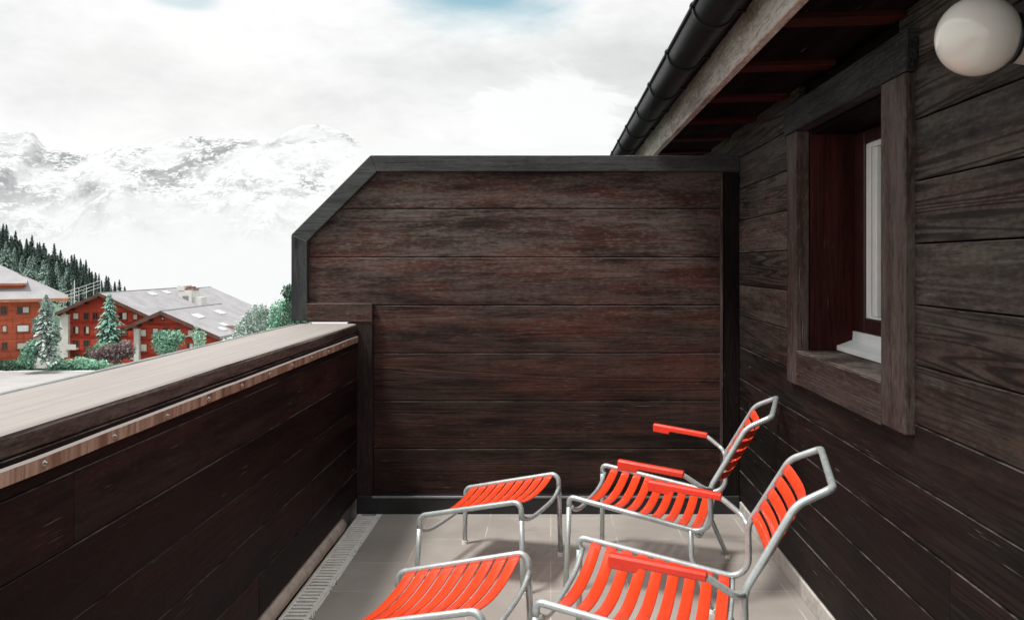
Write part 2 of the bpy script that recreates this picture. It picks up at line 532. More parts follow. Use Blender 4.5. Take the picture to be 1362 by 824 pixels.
obj('edge_flashing', bm, M['upstand'], pa)
bm = BM()
ysn = [-2.0 + .15 * i for i in range(47)] + [5.03]
prev = None
for y in ysn:
    w = random.gauss(0, .0007)
    q = [bm.verts.new(p) for p in ((-1.197, y, 1.063 + w), (-1.189, y, 1.064 + w), (-1.188, y, 1.098 + w), (-1.197, y, 1.103 + w))]
    if prev:
        for k in range(4): bm.faces.new((prev[k], prev[(k + 1) % 4], q[(k + 1) % 4], q[k]))
    else: bm.faces.new(q)
    prev = q
bm.faces.new(prev[::-1])
st = obj('metal_strip', bm, M['strip'], pa)
for k in range(-12, 10):
    y = 1.914 + .306 * k
    bm = BM()
    lathe(bm, [(0, .0085), (.003, .0085), (.0035, .0055), (.008, .0045), (.0095, 0)], (-1.1885, y, 1.080 + random.uniform(-.003, .003)), (1, 0, 0), 10)
    obj('bolt', bm, M['bolt'], st, True)
bm = BM(); box(bm, -1.262, -1.232, 4.80, 5.045, -.06, .108, .002); box(bm, -1.232, -1.2, 5.028, 5.045, -.06, .115, .002)
obj('upstand', bm, M['upstand'], pa)

# ------------------------------------------------------------------ screen at the end
sc = thing('privacy_screen', 'dark brown timber screen with clipped upper corner closing the far end of the terrace', 'privacy screen', (0, 5.1, 0))
bm = BM()
seams = [.10, .392, .691, .990, 1.288, 1.587, 1.891, 2.20]


def left(z):
    if z <= 1.30: return -1.14
    if z <= 1.70: return -1.555
    return -1.555 + (z - 1.70)


for z0, z1 in zip(seams, seams[1:]):
    a, b = z0 + .0026, z1 - .0026
    yf = 5.104 + random.uniform(-.0012, .0012)
    if z0 == 1.587:
        poly = [(-1.555, a), (-1.555, 1.70), (left(b), b), (1.12, b), (1.12, a)]
    elif z0 == 1.288:
        poly = [(-1.555, a), (-1.555, b), (1.12, b), (1.12, a)]
    else:
        poly = [(left(z0 + .05), a), (left(b), b), (1.12, b), (1.12, a)]
        if z0 > 1.8: poly[0] = (left(a), a)
    fs = prism(bm, poly, 'y', yf, 5.135, .003)
obj('board_panel', bm, M['screen'], sc)
bm = BM()
prism(bm, [(-1.59, 1.21), (-1.59, 1.71), (-1.11, 2.20), (1.2, 2.20), (1.2, .02), (-1.13, .02), (-1.13, 1.21)], 'y', 5.138, 5.16)
obj('backing', bm, M['post'], sc)
O = [(-1.61, 1.195), (-1.61, 1.727), (-1.12, 2.218), (1.169, 2.218)]
I = [(-1.512, 1.195), (-1.512, 1.687), (-1.080, 2.119), (1.169, 2.119)]
for k, mm in ((0, 'screen_frame_v'), (1, 'screen_frame'), (2, 'screen_frame')):
    bm = BM()
    g = .0012
    prism(bm, [O[k], O[k + 1], I[k + 1], I[k]], 'y', 5.058, 5.137, .003, tone=(.5, .62, .7)[k])
    obj('frame_board', bm, M[mm], sc)
bm = BM(); prism(bm, [(-1.511, 1.302), (-1.106, 1.302), (-1.106, 1.187), (-1.511, 1.187)], 'y', 5.046, 5.1, .003, tone=.8)
obj('trim_board', bm, M['screen'], sc)
bm = BM(); box(bm, -1.262, -1.106, 5.0525, 5.1, .113, 1.185, .003, tone=.4)
obj('post', bm, M['post'], sc)
M['post_dark'] = wood('shaded_post_wood', 'z', (.006, .005, .0045), (.014, .010, .009), (.03, .012, .01), (.02, .018, .017), .3, .2, .2, spec=.05, fleck=.1)  # darker copy of the post wood, the corner's shade put into its colour
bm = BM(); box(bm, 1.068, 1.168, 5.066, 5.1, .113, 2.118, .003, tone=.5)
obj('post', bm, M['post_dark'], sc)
bm = BM(); box(bm, 1.054, 1.0665, 5.060, 5.1, .113, 2.118, .002, tone=.8)  # paler strip painting the lit edge of the dark post
obj('lit_post_edge', bm, M['casing'], sc)
bm = BM(); box(bm, -1.231, 1.168, 5.05, 5.12, .0, .112, .005, tone=.5)
obj('baseboard', bm, M['base_black'], sc)
bm = BM(); box(bm, -1.105, 1.054, 5.046, 5.0495, .1, .1135, .001)
obj('baseboard_flashing', bm, M['upstand'], sc)

# ------------------------------------------------------------------ the house
ho = thing('timber_house', 'dark stained timber house wall with deep window and overhanging eave on the right', 'house', (1.3, 3.0, 0))
WY0, WY1, WZ0, WZ1 = 2.82, 3.792, 1.147, 2.166
bm = BM()
zz = [.085, .27, .464, .660, .842, 1.035, 1.225, 1.417, 1.613, 1.813, 2.010, 2.205, 2.40, 2.60]
joints = {1: [2.0], 2: [2.40], 3: [3.9], 4: [1.1], 5: [1.7], 8: [1.0], 9: [4.62, .6], 10: [1.45]}
for i, (a, b) in enumerate(zip(zz, zz[1:])):
    spans = [(-2.0, 9.0)]
    if b > WZ0 - .1 and a < WZ1 + .05: spans = [(-2.0, 2.75), (3.86, 9.0)]
    for s0, s1 in spans:
        cs = [s0] + sorted(c for c in joints.get(i, []) if s0 < c < s1) + [s1]
        for y0, y1 in zip(cs, cs[1:]):
            box(bm, XR + random.uniform(-.0015, .0015), 1.205, y0 + .001, y1 - .001, a + .0028, b - .0028, .0025)
wl = obj('wall', bm, M['wall'], ho)
bm = BM()
for (y0, y1, z0, z1) in ((-2.0, 2.80, -.15, 2.7), (3.81, 9.0, -.15, 2.7), (2.80, 3.81, -.15, 1.12), (2.80, 3.81, 2.19, 2.7)):
    box(bm, 1.208, 1.46, y0, y1, z0, z1)
for (x0, x1, y0, y1, z0, z1) in ((2.4, 2.5, 2.0, 5.0, .8, 2.6), (1.46, 2.5, 2.0, 2.1, .8, 2.6), (1.46, 2.5, 4.9, 5.0, .8, 2.6), (1.46, 2.5, 2.1, 4.9, .7, .8), (1.46, 2.5, 2.1, 4.9, 2.6, 2.7)):
    box(bm, x0, x1, y0, y1, z0, z1)
box(bm, -1.6, 1.2, 8.8, 9.0, -.15, 2.5)  # unseen dark end wall, added to keep stray light off the eave
obj('wall_core', bm, M['soffit'], ho)
bm = BM()
y = -2.0
while y < 5.04:
    y1 = min(y + .37, 5.046)
    box(bm, XR - .007 + random.uniform(-.001, .001), 1.2, y + .0012, y1 - .0012, .0, .081 + random.uniform(-.001, .001), .003)
    y = y1
obj('skirting', bm, M['skirt'], ho)

XC = 1.138
bm = BM(); box(bm, XC, 1.2, 2.625, WY0, .997, WZ1 - .002, .004, tone=.8)
wi = obj('window', bm, M['casing'], ho)          # near casing board carries the rest of the window
bm = BM(); box(bm, XC, 1.2, WY1, 3.943, .985, WZ1 - .002, .004, tone=.6)
obj('casing', bm, M['casing'], wi)
bm = BM(); box(bm, XC - .002, 1.2, WY0 + .0015, WY1 - .0015, .99, WZ0 - .006, .004, tone=.55)
obj('apron', bm, M['casing_h'], wi)
bm = BM(); box(bm, XC - .006, 1.2, 2.60, 3.975, WZ1, 2.30, .004, tone=.6)
obj('lintel', bm, M['lintel'], wi)
bm = BM()
box(bm, 1.1395, 1.355, WY0 + .002, WY1 - .002, 1.128, 1.1455, .002, tone=.7)
box(bm, 1.201, 1.459, WY0 + .002, WY1 - .002, 1.105, 1.127)
obj('sill_board', bm, M['casing_h'], wi)
bm = BM()
box(bm, 1.201, 1.459, WY1 - .022, WY1 - .001, 1.146, WZ1, .0, tone=.5)
obj('jamb', bm, M['jamb'], wi)
bm = BM()
box(bm, 1.201, 1.459, WY0 + .001, WY0 + .022, 1.146, WZ1, .0, tone=.5)
obj('jamb', bm, M['jamb'], wi)
bm = BM()
box(bm, 1.201, 1.459, WY0 + .023, WY1 - .023, WZ1 - .022, WZ1, .0, tone=.3)
obj('head', bm, M['soffit'], wi)
bm = BM()
prism(bm, [(1.318, 1.150), (1.318, 1.172), (1.392, 1.196), (1.392, 1.238), (1.404, 1.238), (1.404, 1.150)], 'y', WY0 + .024, WY1 - .024, .0015)
obj('sill', bm, M['white'], wi)
bm = BM()   # dark outer frame and sash
y0, y1 = WY0 + .024, WY1 - .024
for (a0, a1, z0, z1) in ((y0, y0 + .115, 1.239, 2.14), (y1 - .115, y1, 1.239, 2.14), (y0 + .115, y1 - .115, 1.239, 1.302), (y0 + .115, y1 - .115, 2.085, 2.14)):
    box(bm, 1.400, 1.455, a0, a1, z0, z1, .003)
obj('sash', bm, M['sash'], wi)
bm = BM()
for (a0, a1, z0, z1) in ((y0 + .117, y0 + .165, 1.304, 2.083), (y1 - .165, y1 - .117, 1.304, 2.083), (y0 + .165, y1 - .165, 1.304, 1.315), (y0 + .165, y1 - .165, 2.06, 2.083)):
    box(bm, 1.408, 1.45, a0, a1, z0, z1, .003)
box(bm, 1.411, 1.45, y1 - .225, y1 - .18, 1.316, 2.059, .004)
obj('casement', bm, M['white'], wi)
t = NT('window_glass')
g = t.n('ShaderNodeBsdfGlossy'); g.inputs['Roughness'].default_value = .02
tr = t.n('ShaderNodeBsdfTransparent'); tr.inputs[0].default_value = (.86, .93, .90, 1)
fr = t.n('ShaderNodeFresnel'); fr.inputs[0].default_value = 1.5
mx = t.n('ShaderNodeMixShader'); t.lk(fr.outputs[0], mx.inputs[0]); t.lk(tr.outputs[0], mx.inputs[1]); t.lk(g.outputs[0], mx.inputs[2])
oo = t.n('ShaderNodeOutputMaterial'); t.lk(mx.outputs[0], oo.inputs[0])
M['glass'] = t.m
bm = BM(); box(bm, 1.43, 1.434, y0 + .166, y1 - .166, 1.316, 2.059)
obj('pane', bm, M['glass'], wi)
# net curtain behind the glass
bm = BM()
prev = None
for i in range(161):
    y = 2.86 + i * .9 / 160
    x = 1.485 + .018 * math.sin(y * 62) + .010 * math.sin(y * 141 + 1)
    q = [bm.verts.new((x, y, z)) for z in (1.22, 2.2)]
    if prev: bm.faces.new((prev[0], q[0], q[1], prev[1]))
    prev = q
M['curtain'] = plain('white_net_fabric', (.82, .86, .84), .9, var=.04)
props(obj('curtain', bm, M['curtain'], None, True), 'white pleated curtain hanging behind the window pane', 'curtain')

# eave: rafters, boarding, fascia, gutter
bm = BM()
prism(bm, [(.63, 2.552), (2.6, 2.66), (2.6, 2.75), (.63, 2.60)], 'y', -2.0, 9.0)
rf = obj('roof', bm, M['rooftop'], ho)
bm = BM()
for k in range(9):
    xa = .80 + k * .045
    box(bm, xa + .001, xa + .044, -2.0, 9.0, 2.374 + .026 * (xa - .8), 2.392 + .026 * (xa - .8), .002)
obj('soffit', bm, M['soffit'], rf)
bm = BM(); box(bm, .748, .786, -2.0, 9.0, 2.347, 2.528, .004, tone=.9)
obj('fascia', bm, M['fascia'], rf)
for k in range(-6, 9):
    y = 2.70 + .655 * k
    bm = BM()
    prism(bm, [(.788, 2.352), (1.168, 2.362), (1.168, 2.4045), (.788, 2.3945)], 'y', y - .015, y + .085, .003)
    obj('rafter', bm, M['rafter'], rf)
gt = None
bm = BM()
gx, gz, gr = .625, 2.532, .078
ring0 = []
arc = [math.pi + math.pi * k / 18 for k in range(19)]
for sgn, rr in ((1, gr), (-1, gr - .003)):
    pass
outer = [(gx + gr * math.cos(a), gz + gr * math.sin(a)) for a in arc]
inner = [(gx + (gr - .004) * math.cos(a), gz + (gr - .004) * math.sin(a)) for a in arc[::-1]]
prism(bm, outer + inner, 'y', -2.0, 9.0)
gt = obj('gutter', bm, M['gutter'], ho, True)
bm = BM(); tube(bm, [Vector((gx - gr - .002, y, gz + .004)) for y in (-2.0, 2, 5, 9.0)], .0095, 12)
obj('gutter_bead', bm, M['gutter'], gt, True)
for k in range(-6, 9):
    y = 3.12 + .69 * k
    bm = BM()
    o2 = [(gx + (gr + .007) * math.cos(a), gz + (gr + .007) * math.sin(a)) for a in arc]
    i2 = [(gx + (gr + .0005) * math.cos(a), gz + (gr + .0005) * math.sin(a)) for a in arc[::-1]]
    prism(bm, o2 + i2, 'y', y, y + .022)
    tube(bm, [Vector((gx - gr - .002, y, gz + .004)), Vector((gx - gr - .002, y + .022, gz + .004))], .014, 10)
    box(bm, gx + gr, .747, y + .002, y + .02, gz - .02, gz - .012)
    obj('bracket', bm, M['gutter'], gt)

# globe lamp on the wall
gc = Vector((1.020, 1.954, 2.093))
la = thing('wall_lamp', 'unlit white opal glass globe lamp mounted on the boarded house wall', 'lamp', (1.17, 1.954, 2.093))
bm = BM()
prof = [(-.0945, 0)] + [(-.0945 * math.cos(a), .0945 * math.sin(a)) for a in [math.pi * k / 30 * .82 for k in range(1, 31)]]
lathe(bm, prof, gc, (1, -.06, -.08), 48)
obj('globe', bm, M['opal'], la, True)
ax = Vector((1, -.06, -.08)).normalized()
bm = BM(); lathe(bm, [(.072, .05), (.0725, .0595), (.086, .0595), (.086, .05)], gc, ax, 40)
obj('collar', bm, M['black'], la, True)
bm = BM(); lathe(bm, [(.086, .0), (.0865, .056), (.125, .060), (.15, .066), (.1505, .0)], gc, ax, 40)
obj('base', bm, plain('lamp_base_beige', (.42, .39, .36), .45), la, True)

# ------------------------------------------------------------------ chairs and footstools
TR = .0127


def V(s, w, h): return Vector((s, w, h))


def slat(bm, path, width_dir, wd, th=.0055):
    """strip along path (list of Vectors), wd wide in width_dir, with rounded edges"""
    n = len(path)
    prev = None
    for i, p in enumerate(path):
        t = (path[min(i + 1, n - 1)] - path[max(i - 1, 0)]).normalized()
        nrm = t.cross(width_dir).normalized()
        if nrm.z < -.0001: nrm = -nrm
        hw = wd / 2
        q = []
        for a, b in ((-hw, -th * .3), (-hw + .002, -th / 2), (hw - .002, -th / 2), (hw, -th * .3), (hw, th * .3), (hw - .003, th / 2 + .0006), (0, th / 2 + .0018), (-hw + .003, th / 2 + .0006), (-hw, th * .3)):
            q.append(bm.verts.new(p + width_dir * a + nrm * b))
        if prev:
            m = len(q)
            for k in range(m): bm.faces.new((prev[k], prev[(k + 1) % m], q[(k + 1) % m], q[k]))
        else: bm.faces.new(q)
        prev = q
    bm.faces.new(prev[::-1])


def lerp(a, b, t): return a + (b - a) * t


def make_chair(name, label, loc, rz):
    t = thing(name, label, 'chair', loc, rz, 'red slatted armchairs on the terrace')
    F0, P1, P2 = (-.066, .352, 0), (-.056, .322, .449), (.607, .330, .336)
    K, T, C = (.603, .332, .548), (.757, .300, .816), (.866, .272, .868)
    cut = .40
    k = cut / P1[2]
    FL = tuple(F0[i] + (P1[i] - F0[i]) * k for i in range(3))
    pts = [(V(FL[0], -FL[1], FL[2]), 0), (V(P1[0], -P1[1], P1[2]), .062), (V(P2[0], -P2[1], P2[2]), .07), (V(K[0], -K[1], K[2]), .10),
           (V(T[0], -T[1], T[2]), .10), (V(C[0], -C[1], C[2]), .03), (V(C[0], C[1], C[2]), .03), (V(*T), .10), (V(*K), .10), (V(*P2), .07), (V(*P1), .062), (V(*FL), 0)]
    bm = BM(); tube(bm, fillet(pts), TR, 14)
    fr = obj('frame', bm, M['tube'], t, True, True)
    for s in (-1, 1):
        bm = BM(); tube(bm, [V(F0[0], s * F0[1], .006), V(FL[0], s * FL[1], FL[2] + .001)], TR, 14)
        lg = obj('leg', bm, M['tube'], t, True, True)
        bm = BM(); lathe(bm, [(0, 0), (0, .0165), (.019, .0165), (.0195, .0137)], V(F0[0], s * F0[1], 0), (0, 0, 1), 14)
        obj('foot_cap', bm, M['cap_white'], lg, False, True)
        bm = BM()
        tube(bm, fillet([(V(.515, s * .330, .352), 0), (V(.520, s * .332, .225), .12), (V(.613, s * .357, .006), 0)]), .0115, 12)
        lg = obj('leg', bm, M['tube'], t, True, True)
        bm = BM(); lathe(bm, [(0, 0), (0, .0145), (.019, .0145), (.0195, .0117)], V(.613, s * .357, 0), (0, 0, 1), 12)
        obj('foot_cap', bm, M['cap_white'], lg, False, True)
        # armrest tube leaves the kink, swings out and runs forward
        AR, AF = V(.498, s * .426, .623), V(.205, s * .434, .657)
        bm = BM()
        tube(bm, fillet([(V(.603, s * .334, .540), 0), (V(.583, s * .40, .560), .05), (V(.49, s * .426, .624), .1), (AF + (AR - AF) * .04, 0)], 9), .0108, 12)
        obj('arm_tube', bm, M['tube'], t, True, True)
        bm = BM()
        ax = (AR - AF); L = ax.length; ax.normalize(); sd = V(0, 1, 0); up = ax.cross(sd).normalized()
        if up.z < 0: up = -up
        prev = None
        secs = [(0, .6), (.004, .9), (.012, 1), (.082, 1), (.088, .99), (.095, .6), (.10, .5), (L - .01, .5), (L - .003, .48), (L, .36)]
        for d, dp in secs:
            c = AF + ax * d
            low = -.008 - .034 * (dp - .36) if dp > .5 else -.0135
            low = -.014 if dp <= .62 else -.030
            hw = .0175 * (.86 if d in (0, L) else 1)
            hi = .0135 * (.8 if d in (0, L) else 1)
            if d == 0: low *= .85
            q = []
            for a, b in ((-hw, low + .005), (-hw + .005, low), (hw - .005, low), (hw, low + .005), (hw, hi - .007), (hw - .007, hi), (-hw + .007, hi), (-hw, hi - .007)):
                q.append(bm.verts.new(c + sd * a + up * b))
            if prev:
                for k2 in range(8): bm.faces.new((prev[k2], prev[(k2 + 1) % 8], q[(k2 + 1) % 8], q[k2]))
            else: bm.faces.new(q)
            prev = q
        bm.faces.new(prev[::-1])
        obj('armrest', bm, M['red2'], t, False, True)
    for s0, h0, dip in ((-.045, .405, .055), (.545, .335, .05)):
        pts = []
        for i in range(17):
            a = i / 16 * 2 - 1
            pts.append(V(s0, a * .327, h0 - dip * (1 - a ** 4)))
        bm = BM(); tube(bm, pts, .0105, 12)
        obj('cross_tube', bm, M['tube'], t, True, True)
    bm = BM()
    A, B = V(-.015, .318, .440), V(.555, .330, .345)
    ax = (B - A).normalized(); n = 9
    for i in range(n):
        u = (i + .5) / n
        c0 = lerp(A, B, .0 + u * .985)
        W = c0.y - .010
        path = []
        for k in range(15):
            a = k / 14 * 2 - 1
            sag = .050 * (1 - a * a) + .003 + random.uniform(0, .0006)
            path.append(V(c0.x, a * W, c0.z - sag))
        slat(bm, path, V(ax.x, 0, ax.z), .043)
    obj('seat', bm, M['red'], t, True, True)
    bm = BM()
    A, B = V(.612, .330, .570), V(.752, .302, .810)
    ax = (B - A).normalized(); nr = V(ax.z, 0, -ax.x)
    for i in range(5):
        u = (i + .5) / 5
        c0 = lerp(A, B, u)
        W = c0.y - .010
        path = []
        for k in range(15):
            a = k / 14 * 2 - 1
            sag = .056 * (1 - a * a) + .002
            path.append(V(c0.x, a * W, c0.z) + nr * sag)
        slat(bm, path, V(ax.x, 0, ax.z), .043)
    obj('backrest', bm, M['red'], t, True, True)
    return t


def make_stool(name, label, loc, rz):
    t = thing(name, label, 'footstool', loc, rz, 'red slatted footstools on the terrace')
    F0, P1, P2, F1 = (-.056, .276, 0), (-.044, .262, .312), (.492, .272, .436), (.504, .276, 0)
    for s in (-1, 1):
        a = .80
        Fa = tuple(F0[i] + (P1[i] - F0[i]) * a for i in range(3)); Fb = tuple(F1[i] + (P2[i] - F1[i]) * a for i in range(3))
        bm = BM()
        tube(bm, fillet([(V(Fa[0], s * Fa[1], Fa[2]), 0), (V(P1[0], s * P1[1], P1[2]), .058), (V(P2[0], s * P2[1], P2[2]), .058), (V(Fb[0], s * Fb[1], Fb[2]), 0)]), TR, 14)
        obj('frame', bm, M['tube'], t, True, True)
        for f, g in ((F0, Fa), (F1, Fb)):
            bm = BM(); tube(bm, [V(f[0], s * f[1], .006), V(g[0], s * g[1], g[2] + .001)], TR, 14)
            lg = obj('leg', bm, M['tube'], t, True, True)
            bm = BM(); lathe(bm, [(0, 0), (0, .0165), (.019, .0165), (.0195, .0137)], V(f[0], s * f[1], 0), (0, 0, 1), 14)
            obj('foot_cap', bm, M['cap_white'], lg, False, True)
    for s0, h0, w in ((-.050, .250, .268), (.497, .365, .272)):
        bm = BM()
        pts = []
        for i in range(17):
            a = i / 16 * 2 - 1
            pts.append(V(s0, a * w, h0 - .045 * (1 - a ** 4)))
        tube(bm, pts, .0105, 12)
        obj('cross_tube', bm, M['tube'], t, True, True)
    bm = BM()
    A, B = V(-.012, .262, .318), V(.470, .270, .428)
    ax = (B - A).normalized(); n = 9
    for i in range(n):
        u = (i + .5) / n
        c0 = lerp(A, B, u)
        W = c0.y - .009
        path = []
        for k in range(15):
            a = k / 14 * 2 - 1
            path.append(V(c0.x, a * W, c0.z - .038 * (1 - a * a) - .002 - random.uniform(0, .0006)))
        slat(bm, path, V(ax.x, 0, ax.z), .046)
    obj('seat', bm, M['red'], t, True, True)
    return t


ch = make_chair('garden_armchair', 'red slatted armchair with grey tube frame, farther of the two, near the timber screen', (.2377, 4.1484, 0), R(-17.66))
c2 = copy_tree(ch)
c2.location = (.0874, 2.9613, 0); c2.rotation_euler = (0, 0, R(-14.58))
c2['label'] = 'red slatted armchair with grey tube frame, nearer one cut off at its front legs'
stl = make_stool('footstool', 'red slatted footstool with grey tube legs, farther one against the timber screen', (-.5156, 4.2433, 0), R(-19.2))
s2 = copy_tree(stl)
s2.location = (-.6326, 3.0093, 0); s2.rotation_euler = (0, 0, R(-14.2))
s2['label'] = 'red slatted footstool with grey tube legs, nearer one cut off by the bottom edge'

# ------------------------------------------------------------------ valley, mountains, village
def hazemat(name, build):
    return build(NT(name))


def mountain_mat():
    t = NT('snowy_mountain')
    geo = t.n('ShaderNodeNewGeometry')
    P = geo.outputs['Position']; s = t.sep(P)
    nz = t.sep(geo.outputs['Normal'])[2]
    v = t.scaled(P, (.001, .001, .001))
    a = t.noise(v, 2.6, 9, .66, None, .6)
    b = t.noise(t.scaled(P, (.001, .001, .0026)), 14, 8, .68, None, .5)
    big = t.noise(v, 1.1, 3, .5)
    fine = t.noise(t.scaled(P, (.001, .001, .0018)), 34, 8, .72, None, .8)
    patch = t.ramp(t.math('ADD', t.math('MULTIPLY', a, .7), t.math('MULTIPLY', big, .3)), .44, .60)
    rg = t.math('ABSOLUTE', t.math('SUBTRACT', t.noise(t.scaled(P, (.001, .001, .0016)), 9, 6, .6, None, 1.2), .5))
    rock = t.math('ADD', t.math('MULTIPLY', fine, .45), t.math('MULTIPLY', b, .45))
    rock = t.math('ADD', rock, t.ramp(rg, .0, .10, .085, .03))
    rock = t.math('ADD', rock, t.ramp(nz, .95, .5, 0, .09))
    rock = t.math('MULTIPLY', t.ramp(rock, .49, .56), t.math('MULTIPLY_ADD', patch, .85, .15))
    c = t.mix(rock, (.50, .515, .515), (.035, .045, .046))
    c = t.mix(t.math('MULTIPLY', t.ramp(t.noise(v, 40, 4, .6), .5, .7), .4), c, (.36, .385, .385))
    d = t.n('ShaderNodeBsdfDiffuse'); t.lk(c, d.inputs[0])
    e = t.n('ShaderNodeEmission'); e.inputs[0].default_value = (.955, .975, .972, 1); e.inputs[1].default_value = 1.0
    # valley fog painted as a glow in the surface: thins with height, with drifting banks
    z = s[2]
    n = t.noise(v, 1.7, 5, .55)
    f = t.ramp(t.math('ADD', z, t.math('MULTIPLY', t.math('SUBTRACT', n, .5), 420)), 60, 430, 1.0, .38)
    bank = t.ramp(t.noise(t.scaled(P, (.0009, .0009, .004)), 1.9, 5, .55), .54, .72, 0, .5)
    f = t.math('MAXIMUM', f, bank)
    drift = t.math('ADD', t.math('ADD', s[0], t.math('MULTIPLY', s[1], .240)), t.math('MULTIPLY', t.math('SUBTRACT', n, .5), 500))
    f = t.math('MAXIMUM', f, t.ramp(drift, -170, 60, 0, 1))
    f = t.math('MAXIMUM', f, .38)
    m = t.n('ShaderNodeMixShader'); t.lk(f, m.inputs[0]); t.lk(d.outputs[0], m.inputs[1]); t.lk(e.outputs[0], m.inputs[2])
    o = t.n('ShaderNodeOutputMaterial'); t.lk(m.outputs[0], o.inputs[0])
    return t.m


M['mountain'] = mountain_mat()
SKY = [(-500, 150), (-200, 168), (-60, 172), (0, 176), (22, 182), (42, 177), (62, 194), (110, 204), (160, 196), (205, 192), (255, 184), (300, 186), (345, 185), (392, 190), (430, 192), (520, 196), (700, 200), (900, 190), (1100, 170), (1900, 150)]


def interp(tab, u):
    for (a, b), (c, d) in zip(tab, tab[1:]):
        if u <= c: return b + (d - b) * max(0, (u - a)) / (c - a)
    return tab[-1][1]


def mountain(name, tab, Y0, Y1, base, rough, u0, u1, nu, nt, seed, spur=True):
    bm = bmesh.new()
    rows = []
    for j in range(nt + 1):
        q = j / nt
        Y = Y0 + (Y1 - Y0) * q
        row = []
        for i in range(nu + 1):
            u = u0 + (u1 - u0) * i / nu
            X = (u - VX) / F * Y1 * (.72 + .28 * q)
            top = H + (VY - interp(tab, u)) / F * Y1
            prof = q ** 1.25
            h = base + (top - base) * prof
            nv = Vector((X / 900, Y / 900, seed))
            rg = mnoise.ridged_multi_fractal(nv, .9, 2.1, 6, 1.0, 2.0) - 1.0
            hf = mnoise.fractal(nv * 5, .8, 2.0, 6)
            amp = rough * (1 - abs(2 * q - 1) ** 3 * .55)
            h += amp * rg * .55 + amp * .16 * hf
            if spur:            # rocky spur running down to the right
                cu = 150 + (1 - q) * 130
                h += 150 * math.exp(-((u - cu) / 42) ** 2) * math.exp(-((q - .55) / .22) ** 2)
            if q > .93: h = min(h, top + rough * .05 * hf + 10)
            row.append(bm.verts.new((X, Y, h)))
        rows.append(row)
    for a, b in zip(rows, rows[1:]):
        for k in range(nu):
            bm.faces.new((a[k], a[k + 1], b[k + 1], b[k]))
    # back side
    last = rows[-1]; bk = [bm.verts.new((v.co.x, v.co.y + 900, base)) for v in last]
    for k in range(nu): bm.faces.new((last[k], last[k + 1], bk[k + 1], bk[k]))
    o = obj(name, bm, M['mountain'], None, True)
    o['kind'] = 'structure'
    return o


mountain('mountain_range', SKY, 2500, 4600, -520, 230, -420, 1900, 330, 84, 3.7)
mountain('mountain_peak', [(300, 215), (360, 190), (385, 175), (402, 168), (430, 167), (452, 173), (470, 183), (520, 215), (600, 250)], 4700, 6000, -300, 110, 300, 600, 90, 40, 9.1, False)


def ground_z(x, y):
    z = -15.0
    if y > 132: z -= min(1, (y - 132) / 28) * 3.0
    if y > 215: z -= (y - 215) * .55
    return max(z, -520)


bm = bmesh.new()
ysg = [-60, 20, 80, 100, 118, 132, 140, 150, 160, 190, 215, 260, 340, 500, 800, 1300, 2600]
xsg = [-2600, -1200, -600, -380, -260, -200, -160, -130, -110, -90, -70, -50, -20, 20, 60, 120, 300, 700, 1600, 2600]
G = [[bm.verts.new((x, y, ground_z(x, y))) for x in xsg] for y in ysg]
for a, b in zip(G, G[1:]):
    for k in range(len(xsg) - 1): bm.faces.new((a[k], a[k + 1], b[k + 1], b[k]))
t = NT('grass_ground')
P = t.n('ShaderNodeNewGeometry').outputs['Position']
c = t.mix(t.ramp(t.noise(P, .35, 6, .6), .35, .65), (.15, .20, .155), (.22, .28, .225))
fz = t.ramp(t.sep(P)[2], -45, -16, 1.0, 0)  # low ground glows white, painting the valley fog onto it
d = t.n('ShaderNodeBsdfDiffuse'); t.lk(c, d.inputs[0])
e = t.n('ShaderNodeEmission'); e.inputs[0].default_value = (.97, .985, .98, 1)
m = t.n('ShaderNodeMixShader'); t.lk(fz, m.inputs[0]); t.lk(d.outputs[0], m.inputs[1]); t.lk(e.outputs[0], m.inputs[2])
o = t.n('ShaderNodeOutputMaterial'); t.lk(m.outputs[0], o.inputs[0])
o = obj('ground', bm, t.m); o['kind'] = 'structure'

# the road in front of the chalets
M['road'] = plain('pale_road', (.33, .32, .315), .85, var=.08, scale=.3)
bm = BM()
rp = [(-230, 106), (-160, 106), (-120, 106), (-90, 106.5), (-60, 107), (-20, 105)]
hw = 17.0
a = [bm.verts.new((x, y - hw, -14.99)) for x, y in rp]; b = [bm.verts.new((x, y + hw, -14.99)) for x, y in rp]
for k in range(len(rp) - 1): bm.faces.new((a[k], a[k + 1], b[k + 1], b[k]))
o = obj('road', bm, M['road']); o['kind'] = 'structure'
bm = BM()
for k in range(len(rp) - 1):
    (x0, ya), (x1, yb) = rp[k], rp[k + 1]
    prism(bm, [(x0, ya + hw), (x1, yb + hw), (x1, yb + hw + 1.6), (x0, ya + hw + 1.6)], 'z', -15.1, -14.86)
o = obj('pavement', bm, plain('pale_pavement', (.52, .50, .48), .85, var=.06, scale=.5)); o['kind'] = 'structure'


# ---- hillside on the left with its wood
def hill_pt(u, Y):
    vs = 322 + (u - 0) * (400 - 322) / 165.0       # skyline of the soil
    k = (Y - 330) / 230.0
    v = vs + (1 - k) * 62
    return at(u, v, Y)


